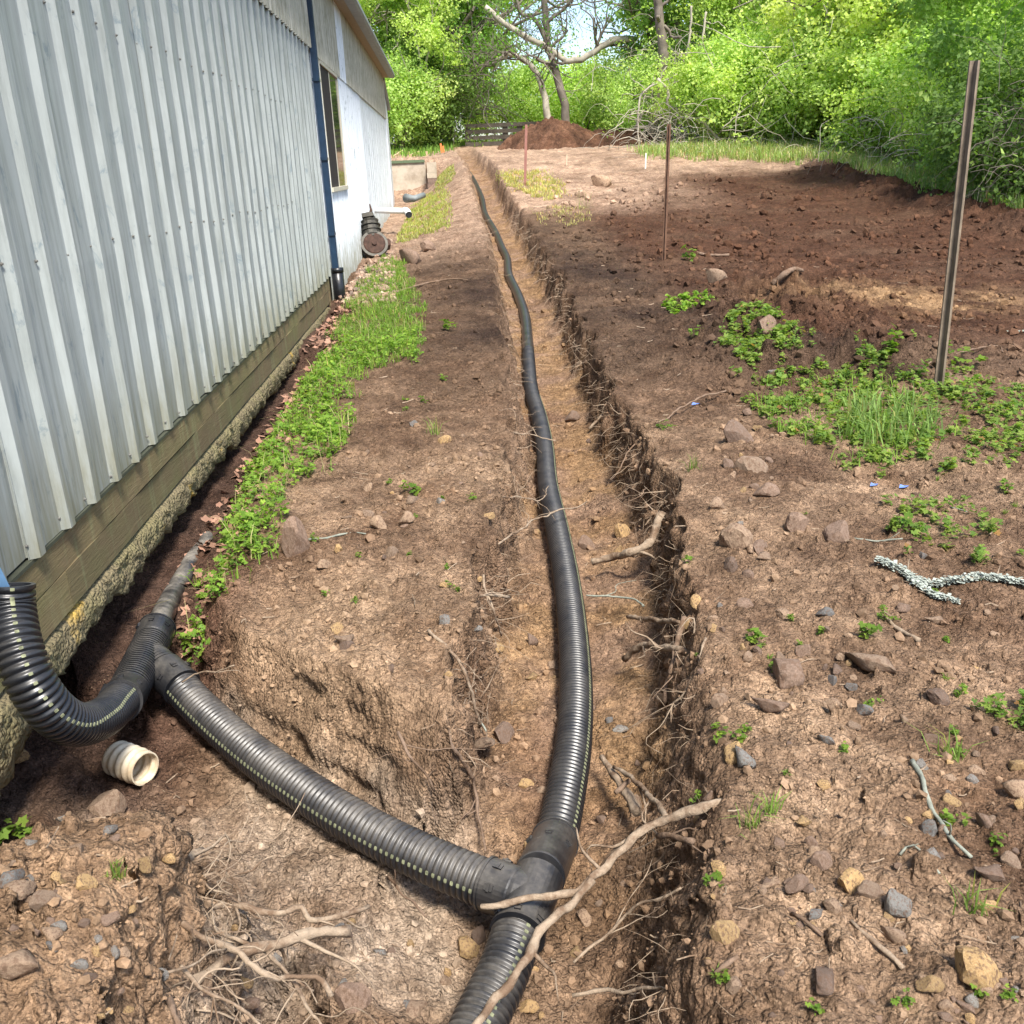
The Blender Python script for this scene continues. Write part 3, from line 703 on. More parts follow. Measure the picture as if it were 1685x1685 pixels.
def fitting(label, main, branch, ribs):
    """a wye: smooth cuffs at three ends, barrel, side arm, latches"""
    o = None; main = np.array(main); branch = np.array(branch)
    def seg(b, P, Q_, r, n=32, lip=False):
        b.tube([P, P + (Q_ - P) * .5, Q_], r, n)
        if lip: d = nrm(Q_ - P); b.tube([Q_ - d * .006, Q_ + d * .002], r + .004, n)
    root = empty('wye_fitting', (main[0] + main[-1]) / 2, label, 'pipe fitting'); inv = Matrix.Translation(-root.location)
    b = MB(); seg(b, main[1], main[-2], R0 + .003 if not ribs else R0 - .002)
    if ribs:
        d = nrm(main[-2] - main[1]); L = np.linalg.norm(main[-2] - main[1]); k = int(L / .014)
        for i in range(k): c = main[1] + d * (i + .4) * .014; b.tube([c - d * .0038, c + d * .0038], R0 + .0045, 32)
    x = link('barrel', b.mesh('barrel', M_FIT, False), root); x.matrix_parent_inverse = inv
    b = MB(); P = spline(branch, .02); b.tube(P[:-1] if len(P) > 2 else P, R0 + .002 if not ribs else R0 - .002, 32)
    if ribs:
        T_ = np.gradient(P, axis=0)
        L = np.linalg.norm(branch[-1] - branch[0]); dd = nrm(branch[-1] - branch[0])
        for i in range(int(L / .014)): c = branch[0] + dd * (i + .4) * .014; b.tube([c - dd * .0038, c + dd * .0038], R0 + .0045, 32)
    x = link('side_arm', b.mesh('side_arm', M_FIT, False), root); x.matrix_parent_inverse = inv
    for P, Q_ in ((main[1], main[0]), (main[-2], main[-1]), (np.array(branch[-2]), np.array(branch[-1]))):
        b = MB(); d = nrm(Q_ - P); b.tube([P - d * .004, P, P + (Q_ - P) * .3, P + (Q_ - P) * .9, Q_], [R0 + .003, R0 + .0055, R0 + .0055, R0 + .0055, R0 + .0045], 36)
        b.tube([Q_ - d * .006, Q_ + d * .001], R0 + .008, 36)
        x = link('cuff', b.mesh('cuff', M_FIT, False), root); x.matrix_parent_inverse = inv
        e = nrm(np.cross(d, [0, 0, 1]))
        for sg in (-1, 0, 1):
            bb = MB(); w = nrm(np.array([0, 0, 1]) - d[2] * d + e * sg * 1.2); c = P + (Q_ - P) * .55 + w * (R0 + .0052); u = np.cross(d, w); Rm = np.array([d, u, w]).T
            bb.box((-.012, -.008, 0), (.012, .008, .0045), Rm, org=c); bb.box((-.004, -.010, .0045), (.003, .010, .007), Rm, org=c)
            x = link('latch', bb.mesh('latch', M_FIT), root); x.matrix_parent_inverse = inv
    return root
m0 = MAINP[0]; fitting('smooth black wye fitting in the main trench under the crossing root', [MAINP[1], J(888, 1442, -.275), J(872, 1478, -.285), J(860, 1512, -.29), J(851, 1538, -.29)],
        [J(876, 1482, -.285), J(858, 1474, -.28), J(845, 1470, -.278), J(800, 1453, -.275)], False)
u0 = top[-1]; u1 = J(262, 1030, -.135)
fitting('ribbed black wye fitting at the foot of the shed wall', [top[-1] * .8 + top[-2] * .2, J(214, 1133, -.165) * .6 + top[-1] * .4, J(240, 1075, -.15), J(250, 1056, -.14), J(259, 1034, -.13)],
        [J(237, 1076, -.145), J(256, 1089, -.155), J(271, 1103, -.17), J(300, 1131, -.198)], True)
bur = [J(256, 1045, -.135), J(268, 1012, -.15)] + [at(px_, py_, -dz_) for px_, py_, dz_ in ((286, 975, .004), (302, 945, .014), (318, 915, .024), (334, 888, .034), (350, 862, .048), (372, 830, .09))]
V, Q, C, s_, n_ = corr_pipe(bur, M_P2, R=.044, depth=.0008)
link('drain_pipe', mk_mesh('drain_pipe', V, Q, None, pipe_mat('pipe_muddy', 1.0), None, True), label='mud covered old pipe half buried in the ditch under the shed footing', cat='drain pipe')
# ring tie round the cuff under the bend
# pale cut-off pipe coupling
def coupling():
    c = at(222, 1275); A = np.array(J(190, 1246, c[2] + .070)); B = np.array(J(252, 1270, c[2] + .066)); d = nrm(B - A)
    B = A + d * .135; L = .135; s = np.linspace(0, 1, 26); r = .052 + .0035 * np.sin(s * 2 * np.pi * 4.6) + .002; r = np.where(s < .06, r - .002, r); r[-3:] = .0535
    P = A + d * (s * L)[:, None]; b = MB(); V, Q, _ = tube(P, r, 32, False); 
    cut = .0 * np.clip(np.cos(np.arange(32) * 2 * np.pi / 32 - 2.0), 0, 1)
    V = V.reshape(26, 32, 3); Vi, Qi, _ = tube(P, r - .0045, 32, False); Vi = Vi.reshape(26, 32, 3)
    for k in range(26):
        f = max(0, (s[k] - .7) / .3) * cut; V[k] -= d * f[:, None] * 1.0; Vi[k] -= d * f[:, None] * 1.0
    b.add(V.reshape(-1, 3), Q); b.add(Vi.reshape(-1, 3), Qi[:, ::-1]); k = np.arange(32)
    b.add(np.vstack([V[-1], Vi[-1]]), np.stack([k, (k + 1) % 32, (k + 1) % 32 + 32, k + 32], -1))
    b.add(np.vstack([V[0], Vi[0]]), np.stack([k + 32, (k + 1) % 32 + 32, (k + 1) % 32, k], -1))
    m = NM('old_plastic_cream'); v = m.coord(); n = m.noise(16, 5, .65, v); n2 = m.noise(6, 4, .6, v)
    cc = m.mix(m.ramp(n, [(.35, (0, 0, 0)), (.65, (1, 1, 1))]), (.58, .48, .33), (.76, .69, .54)); cc = m.mix(m.ramp(n2, [(.5, (0, 0, 0)), (.66, (.8, .8, .8))]), cc, (.40, .24, .12))
    link('pipe_coupling', b.mesh('pipe_coupling', m.fin(cc, .6, m.bump(n, .2, .003)), True), label='cut off cream ribbed pipe coupling lying on the soil below the black bend', cat='pipe piece')
coupling()


# ------------------------------------------------------------------ stones, clods, roots and sticks
def ico(sub):
    import bmesh
    bm = bmesh.new(); bmesh.ops.create_icosphere(bm, subdivisions=sub, radius=1)
    V = np.array([v.co[:] for v in bm.verts]); Fc = np.array([[v.index for v in f.verts] for f in bm.faces]); bm.free(); return V, Fc
I0 = ico(1); I2 = ico(3)
def rock_verts(V, rs, cuts=9, flat_=.7, rough=.05):
    P = V * np.array([1, .62 + .3 * rs.rand(), flat_ * (.6 + .5 * rs.rand())])
    for _ in range(cuts):
        n = nrm(rs.randn(3)); d = .45 + .35 * rs.rand(); k = P @ n; P = P - np.clip(k - d * np.abs(P @ n).max(), 0, None)[:, None] * n
    P = P / np.abs(P[:, :2]).max()
    P = P * (1 + rough * fbm(V[:, 0] * 2.3 + V[:, 2] * 3, V[:, 1] * 2.3 - V[:, 2], rs.randint(100), 3))[:, None]
    return P
RK = {}
def rock_mesh(kind, k):
    key = (kind, k)
    if key not in RK:
        rs = np.random.RandomState(100 + k)
        RK[key] = mk_mesh('stone', rock_verts(I2[0], rs, 10 if k < 8 else 14, .75 if k < 8 else .4), None, I2[1], MAT[kind], None, True)
        RK[key].polygons.foreach_set('use_smooth', [k >= 8] * len(RK[key].polygons))
    return RK[key]
def stone(px, py, w, h, kind, k, label, ang=0, sink=.35, group=None, tall=.6, tilt=0):
    """w: width seen in the photograph's pixels, h: depth/width ratio on the ground"""
    if tall <= .45: tall, sink = tall * 1.5, sink * .35
    p = at(px, py); r = size_at(p, w) / 2
    o = link('stone', rock_mesh(kind, k), None, (p[0], p[1], p[2] + r * tall * (.5 - sink)), label, 'stone', group)
    o.scale = (r, r * h / .75, r * tall / .5); o.rotation_euler = (tilt, 0, math.radians(ang)); return o
ST = [
 (1440, 1098, 100, .8, 'rock', 8, 'large flat tan rock half buried right of the trench, below the lichen branch', -20, .25, .30),
 (1290, 1112, 95, .75, 'rock_b', 9, 'broad brown slab of soil crusted rock left of the large flat tan rock', 15, .3, .45),
 (1380, 886, 50, .8, 'rock_b', 2, 'rounded striped grey brown stone just left of the thin twig above the lichen branch', 0, .3, .7),
 (1212, 897, 52, .8, 'rock', 3, 'pointed tan stone standing on the right bank', 40, .3, .9),
 (1246, 905, 38, .8, 'rock_b', 4, 'blocky reddish brown stone touching the pointed tan stone', 10, .3, .8),
 (1262, 813, 45, .8, 'rock_b', 5, 'angular brown stone below the pair of rocks near the weeds', -20, .3, .7),
 (1238, 772, 58, .7, 'rock', 6, 'big rounded tan rock below the green weeds edge', 0, .35, .6),
 (1212, 728, 60, .6, 'rock_b', 7, 'flat brown rock nearest the grass tuft edge on the right bank', 10, .35, .45),
 (1180, 838, 34, .7, 'rock', 1, 'small squared tan stone close to the trench lip', 30, .3, .6),
 (1310, 870, 50, .8, 'rock_b', 0, 'grey brown angular stone left of the striped rounded stone', 50, .3, .7),
 (1476, 1505, 40, .8, 'rock_g', 2, 'smooth blue grey block of stone standing above a pale slab', 80, .15, 1.1),
 (1474, 1538, 56, .4, 'rock', 10, 'pale thin slab lying just under the blue grey block', -12, .2, .35),
 (1630, 1450, 58, .8, 'rock_b', 11, 'smooth rounded brown boulder near the right edge', 0, .2, .75),
 (1396, 1458, 52, .9, 'rock_y', 4, 'rusty rounded lump of rock in the row of stones at lower right', 0, .3, .75),
 (1310, 1466, 44, .8, 'rock_b', 5, 'grey brown round stone in the row left of the rusty lump', 30, .25, .75),
 (1270, 1450, 58, .45, 'rock', 11, 'long pale tan stone at the left end of the row of stones', 28, .25, .5),
 (1352, 1432, 40, .8, 'rock_b', 6, 'dark brown angular stone above the gap in the row of stones', 10, .3, .7),
 (1430, 1478, 50, .8, 'rock', 7, 'soil crusted ochre tan rock below the rusty lump', -10, .35, .6),
 (1605, 1617, 82, .6, 'rock_y', 3, 'largest wedge shaped orange tan rock at the lower right corner', -38, .2, .75),
 (1528, 1636, 46, .8, 'rock_y', 5, 'smaller orange tan rock left of the large wedge', 0, .2, .75),
 (1592, 1655, 46, .7, 'rock_b', 8, 'brown flat stone directly under the large wedge rock', -30, .25, .5),
 (1352, 1615, 62, .9, 'rock_b', 9, 'round flat soil coloured rock at the bottom right of the trench', 0, .35, .4),
 (1194, 1543, 52, .8, 'rock_y', 6, 'yellowish rock perched on the trench lip above a small dead weed', 0, .3, .75),
 (1340, 1508, 46, .4, 'rock_g', 9, 'dark grey narrow stone below the row of stones', 5, .25, .5),
 (1367, 1491, 28, .7, 'rock_y', 1, 'small ochre pebble between the grey stone and the rusty lump', -40, .25, .6),
 (1272, 1172, 76, .35, 'rock_b', 11, 'long cylindrical brown stone like a broken clay pipe', -24, .25, .45),
 (1224, 1262, 56, .45, 'rock_g', 10, 'grey flaggy stone leaning at the trench lip', -55, .15, .5),
 (1208, 1248, 36, .8, 'rock_y', 2, 'ochre knob of rock topping the grey flaggy stone', 0, .1, .9),
 (1545, 1156, 40, .8, 'rock_b', 3, 'lone grey brown stone right of centre on the bare bank', 0, .3, .6),
 (1362, 1225, 40, .5, 'rock_g', 8, 'dull grey stone poking from the crack in the bank', -30, .25, .6),
 (1606, 1268, 36, .7, 'rock', 9, 'tan oval stone right of the lichen covered stick', -60, .25, .4),
 (1620, 1362, 36, .7, 'rock_b', 10, 'flat brown stone right of the lower end of the lichen stick', -20, .25, .4),
 (826, 1213, 42, .9, 'rock_b', 4, 'brown rounded stone beside the long smooth stone in the trench', 10, .15, .9),
 (866, 1294, 30, .8, 'rock_y', 7, 'tan stone on the trench floor left of the long pipe', 0, .25, .6),
 (892, 1306, 24, .8, 'rock', 5, 'smaller tan stone touching the pipe side of its neighbour on the trench floor', 0, .25, .6),
 (770, 1563, 40, .7, 'rock_y', 3, 'orange tan stone in front of the lower wye', -20, .2, .8),
 (790, 1545, 30, .7, 'rock_b', 2, 'brown pebble behind the orange tan stone by the wye', 20, .2, .7),
 (582, 1655, 62, .8, 'rock_b', 6, 'rough brown rock at the bottom edge left of the lower pipe', 0, .2, .7),
 (682, 1661, 56, .8, 'rock', 9, 'pale flat rock at the bottom edge beside the rough brown rock', 0, .25, .35),
 (628, 1570, 30, .8, 'rock_g', 8, 'grey flat pebble in the dug hollow left of the lower pipe', 0, .25, .4),
 (870, 1660, 38, .8, 'rock_y', 5, 'ochre stone hugging the right side of the lower pipe', 0, .2, .7),
 (492, 908, 56, .6, 'rock_b', 0, 'reddish brown pyramid shaped lump beside the leafy weed strip', 0, .15, 1.3),
 (570, 1057, 40, .9, 'rock', 11, 'round pale stone on top of the soil island', 0, .2, .75),
 (553, 1038, 26, .9, 'rock_y', 4, 'rusty pebble just above the round pale stone on the soil island', 0, .2, .8),
 (30, 1255, 54, .7, 'rock_y', 9, 'orange brown smooth stone among leaves under the curved pipe', -30, .15, .6),
 (178, 1337, 60, .6, 'rock', 2, 'blocky tan rock on the far edge of the near left mound', -5, .25, .7),
 (30, 1600, 105, .9, 'rock', 8, 'big pale rock at the bottom left corner', 30, .3, .4),
 (22, 1462, 56, .5, 'rock_g', 9, 'dark grey long stone on the left mound', 30, .2, .6),
 (35, 1478, 50, .7, 'rock', 3, 'tan stone below the dark grey long stone on the mound', 20, .3, .5),
 (76, 1495, 52, .6, 'rock', 7, 'pale tan stone in the middle of the mound', 25, .3, .45),
 (88, 1540, 44, .7, 'rock', 10, 'flat buff stone above the broken slate pieces', 5, .25, .35),
 (100, 1530, 30, .8, 'rock_g', 10, 'blue grey slate chip on the mound beside the buff stone', 50, .2, .35),
 (180, 1366, 34, .6, 'rock_g', 9, 'slate chip behind the mound crest', 20, .2, .5),
 (108, 1352, 30, .7, 'rock_g', 8, 'grey slate chip left of the blocky tan rock', 30, .2, .45),
 (52, 1392, 26, .8, 'rock_g', 10, 'grey angular chip above the green dandelion leaves', 0, .2, .5),
 (44, 1438, 20, .8, 'rock_g', 4, 'small dark chip between dandelion leaves and long stone', 0, .2, .7),
 (92, 1565, 40, .7, 'rock_g', 8, 'larger slate piece partly buried low on the mound', -20, .3, .35),
 (145, 1610, 34, .8, 'rock_b', 9, 'dull brown stone low on the mound near the roots', 0, .25, .45),
 (1025, 882, 28, .9, 'rock_y', 6, 'bright ochre stone on the trench floor right of the pipe', 0, .15, .9),
 (965, 902, 32, .9, 'rock_b', 7, 'dark crumbly clod on the trench floor next to the pipe', 0, .15, .9),
 (942, 693, 26, .9, 'rock_b', 5, 'dark lump of soil on the trench floor by the forked root', 0, .2, .9),
 (670, 862, 28, .9, 'rock', 5, 'pale upright pebble on the left bank near the trench', 0, .2, 1.0),
 (624, 868, 32, .6, 'rock', 1, 'tan angular stone on the left bank above the lichen stick', -15, .25, .7),
 (605, 850, 22, .8, 'rock', 6, 'small buff stone left of the tan angular stone', 0, .25, .6),
 (573, 856, 26, .5, 'rock', 11, 'small pointed buff stone at the weed edge of the left bank', 30, .25, .5),
 (678, 826, 32, .9, 'rock', 9, 'flat pale stone beside a green seedling on the left bank', 0, .2, .4),
 (1276, 618, 36, .5, 'rock_g', 8, 'flat grey stone in the weeds behind the right bank', 0, .25, .35),
 (1258, 545, 40, .6, 'rock_b', 4, 'brown lump sitting in the bright weed patch', 0, .2, .9),
 (1181, 462, 46, .3, 'rock', 10, 'pale flat block lying in the dark field near the middle stake', 0, .1, .5),
 (560, 1540, 24, .8, 'rock_g', 2, 'round dark grey pebble in the dug hollow', 0, .2, .8),
 (1358, 1016, 30, .7, 'rock_g', 5, 'whitish lichen spotted stone below the branch fork', -20, .2, .7),
 (1484, 1003, 36, .8, 'rock_b', 9, 'purplish brown stone just under the lichen branch', -20, .3, .5),
 (1540, 1022, 40, .7, 'rock', 11, 'sunken tan stone below the right half of the lichen branch', 0, .35, .4),
 (1290, 1010, 28, .8, 'rock', 3, 'small tan stone with a shadowed left side on the open bank', 0, .3, .6),
 (1486, 876, 58, .35, 'rock_b', 8, 'long reddish flat stone under the thin white twig', 4, .2, .45),
]
for r in ST: stone(r[0], r[1], r[2], r[3], r[4], r[5], r[6], r[7], r[8], None, r[9])
# long smooth stone leaning against the trench wall
_p = at(797, 1262); _r = size_at(_p, 40) / 2
_o = link('stone', rock_mesh('rock', 9), None, (_p[0] - .01, _p[1] + .05, _p[2] + .055), 'long smooth grey tan stone leaning on the left trench wall', 'stone'); _o.scale = (.115, _r * 1.25, _r * 1.1); _o.rotation_euler = (0, math.radians(30), math.radians(100))
# dark flat slab and wedge far along the left bank
stone(678, 432, 44, .8, 'rock_b', 10, 'dark flat slab lying on the left bank past the gearbox', 10, .05, None, .45)
stone(706, 413, 30, .5, 'rock_b', 3, 'dark clod behind the flat slab on the left bank', 10, .1, None, .6)
stone(992, 305, 44, .5, 'rock', 10, 'tan flat slab of earth at the near edge of the pale field', 15, .1, None, .5)
# nondescript stones on both banks
rs = np.random.RandomState(11); cnt = 0
GP = [('small brown stone half sunk in the bare soil right of the trench', 'small stones on the right bank', (1130, 640, 1685, 1685), 150),
      ('small stone half sunk in the soil between shed and trench', 'small stones on the left bank', (480, 640, 820, 1120), 34),
      ('pebble on the floor of the trench', 'pebbles on the trench floor', (850, 700, 1060, 1680), 34),
      ('small stone on the near left mound of soil', 'small stones on the mound', (0, 1370, 290, 1685), 30),
      ('pebble in the dug hollow left of the lower pipe', 'pebbles in the hollow', (330, 1500, 760, 1685), 22)]
for lab, grp, (a, b_, c_, d_), n in GP:
    for q in range(n):
        px = a + (c_ - a) * rs.rand(); py = b_ + (d_ - b_) * rs.rand() ** .8
        if n > 100 and rs.rand() < .62:
            cx_, cy_, sx_, sy_ = [(1330, 1480, 60, 40), (1570, 1640, 60, 30), (1240, 800, 40, 70), (1210, 1010, 40, 60), (1590, 1300, 50, 50), (1350, 1130, 60, 40)][rs.randint(6)]; px = min(1684, max(1130, cx_ + sx_ * rs.randn())); py = min(1684, cy_ + sy_ * rs.randn())
        w = 13 + 24 * rs.rand() ** 2.2
        if py < 900: w *= .75
        stone(px, py, w, .6 + .4 * rs.rand(), ['rock', 'rock_b', 'rock_b', 'rock_y', 'rock'][rs.randint(5)] if q % 9 else 'rock_g', rs.randint(12), lab, rs.rand() * 360, .25, grp, .55 + .3 * rs.rand())
# loose crumbs of soil: nobody could count them
def crumbs(name, N, seed, u0, u1, y0, y1, s0, s1, label, mat='soil_crumb', keep=None, tint=None, proto=I0):
    rs = np.random.RandomState(seed); yp = np.exp(np.log(y0 + 1) + (np.log(y1 + 1) - np.log(y0 + 1)) * rs.rand(N)); u = u0 + (u1 - u0) * rs.rand(N)
    x = u * yp; y = yp - 1; 
    m = x > -1.27
    if keep is not None: m &= keep(x, y)
    cl = .5 + .5 * np.tanh(2.5 * pn(x / .5, y / .5, 131)); m &= rs.rand(N) < .10 + .9 * cl * (.4 + .6 * (pn(x / 1.7, y / 1.7, 133) > -.15))
    x, y = x[m], y[m]; n = len(x); h, tc = tint_at(x, y)
    r = (s0 + (s1 - s0) * rs.rand(n) ** 3.0) * (.6 + .16 * (y + 1)) if tint is None else s0 + (s1 - s0) * rs.rand(n) ** 1.5
    tc = tc * (.68 + .42 * rs.rand(n))[:, None] if tint is None else np.asarray(tint)[rs.randint(len(tint), size=n)] * (.7 + .6 * rs.rand(n))[:, None]
    pr = [rock_verts(proto[0], np.random.RandomState(300 + k), 4, .9, .2) for k in range(12)]; pr = np.array(pr)[rs.randint(12, size=n)]
    a = rs.rand(n) * 6.28; ca, sa = np.cos(a), np.sin(a)
    X = pr[..., 0] * ca[:, None] - pr[..., 1] * sa[:, None]; Yv = pr[..., 0] * sa[:, None] + pr[..., 1] * ca[:, None]
    V = np.stack([x[:, None] + X * r[:, None], y[:, None] + Yv * r[:, None], h[:, None] + (pr[..., 2] + .25) * r[:, None]], -1).reshape(-1, 3)
    nv = proto[0].shape[0]; T = (proto[1][None] + (np.arange(n) * nv)[:, None, None]).reshape(-1, 3)
    me = mk_mesh(name, V, None, T, MAT[mat], np.repeat(tc, nv, 0), False)
    return link(name, me, label=label, cat='soil', kind='stuff')
m = NM('crumb'); v = m.coord(); c = m.mix(1, m.attr(), m.ramp(m.noise(80, 4, .7, v), [(.3, (.7, .7, .7)), (.7, (1.25, 1.25, 1.25))]), 'MULTIPLY')
MAT['soil_crumb'] = m.fin(c, .95, m.bump(m.noise(120, 3, .7, v), .5, .004), spec=.1)
ICO0 = (I0[0], I0[1])
def small_ico():
    t = (1 + 5 ** .5) / 2; V = np.array([(-1, t, 0), (1, t, 0), (-1, -t, 0), (1, -t, 0), (0, -1, t), (0, 1, t), (0, -1, -t), (0, 1, -t), (t, 0, -1), (t, 0, 1), (-t, 0, -1), (-t, 0, 1)], float); V /= np.linalg.norm(V[0])
    Fc = np.array([(0, 11, 5), (0, 5, 1), (0, 1, 7), (0, 7, 10), (0, 10, 11), (1, 5, 9), (5, 11, 4), (11, 10, 2), (10, 7, 6), (7, 1, 8), (3, 9, 4), (3, 4, 2), (3, 2, 6), (3, 6, 8), (3, 8, 9), (4, 9, 5), (2, 4, 11), (6, 2, 10), (8, 6, 7), (9, 8, 1)]); return V, Fc
ICS = small_ico()
crumbs('soil_crumbs', 21000, 21, -.62, .92, .9, 16, .0028, .016, 'loose crumbs and clods of brown soil strewn over the banks and trench', proto=ICS)
OCT = (np.array([(1, 0, 0), (-1, 0, 0), (0, 1, 0), (0, -1, 0), (0, 0, 1), (0, 0, -1)], float), np.array([(0, 2, 4), (2, 1, 4), (1, 3, 4), (3, 0, 4), (2, 0, 5), (1, 2, 5), (3, 1, 5), (0, 3, 5)]))
crumbs('soil_grit', 60000, 24, -.62, .92, .9, 9, .0018, .0062, 'fine grit and crumbled soil strewn everywhere', proto=OCT)
crumbs('field_clods', 9000, 22, .10, .9, 5.2, 24, .004, .024, 'dark clods of turned soil over the cleared field', proto=ICS, keep=lambda x, y: x > 1.7)
G_T = [(.36, .24, .17), (.28, .19, .14), (.20, .15, .12), (.42, .31, .23)]
crumbs('gravel', 9000, 23, -.16, -.03, 10.9, 18, .014, .042, 'brown gravel and leaf litter along the white part of the shed', tint=G_T, proto=ICS, keep=lambda x, y: (x < -.62 - .05 * (y - 11)) & (x > -1.36))

# ---- roots
def wig(P, amp, seed, step=.02):
    D = spline(P, step); rs = np.random.RandomState(seed); n = len(D); t = np.arange(n) * step
    for k in range(3):
        f = rs.rand() * 6 + 6; D[:, k] += amp * (np.sin(t * f * 3 + rs.rand() * 6) * .6 + np.sin(t * f * 8 + rs.rand() * 6) * .25 + .25 * (rs.rand(n) - .5)) * np.sin(np.linspace(0.15, 1, n) * np.pi * .9)
    return D
def root_mb(b, P, r0, r1, seed, amp=.008, step=.018, n=7, forks=2, flen=.16):
    D = wig(P, amp, seed, step); m = len(D); r = np.linspace(r0, r1, m); rs = np.random.RandomState(seed + 7)
    r = r * (1 + .10 * np.sin(np.arange(m) * .9 + seed) + .08 * rs.randn(m)).clip(.7, 1.4)
    b.tube(D, r, n, True, None, .07, seed)
    for q in range(forks):
        i = rs.randint(int(m * .2), max(int(m * .9), int(m * .2) + 1)); d = nrm(D[min(i + 1, m - 1)] - D[i - 1]); d = nrm(d + .9 * rs.randn(3) * np.array([1, 1, .6])); L = flen * (.4 + rs.rand())
        F_ = [D[i], D[i] + d * L * .4, D[i] + d * L * .7 + rs.randn(3) * L * .1, D[i] + d * L + rs.randn(3) * L * .2 + np.array([0, 0, -.1 * L])]
        F2 = wig(F_, amp * .6, seed + q * 3, step); b.tube(F2, np.linspace(r[i] * .5, .0008, len(F2)), 5)
def root(pts, r0, r1, label, seed, forks=2, mat='root', cat='root', name='root', flen=.16, amp=.008, n=7):
    P = []
    for q in pts:
        if len(q) == 3: P.append(atz(*q))
        else: P.append(at(q[0], q[1], r0))
    b = MB(); root_mb(b, P, r0, r1, seed, amp, forks=forks, flen=flen, n=n)
    return link(name, b.mesh(name, MAT[mat], True), label=label, cat=cat)
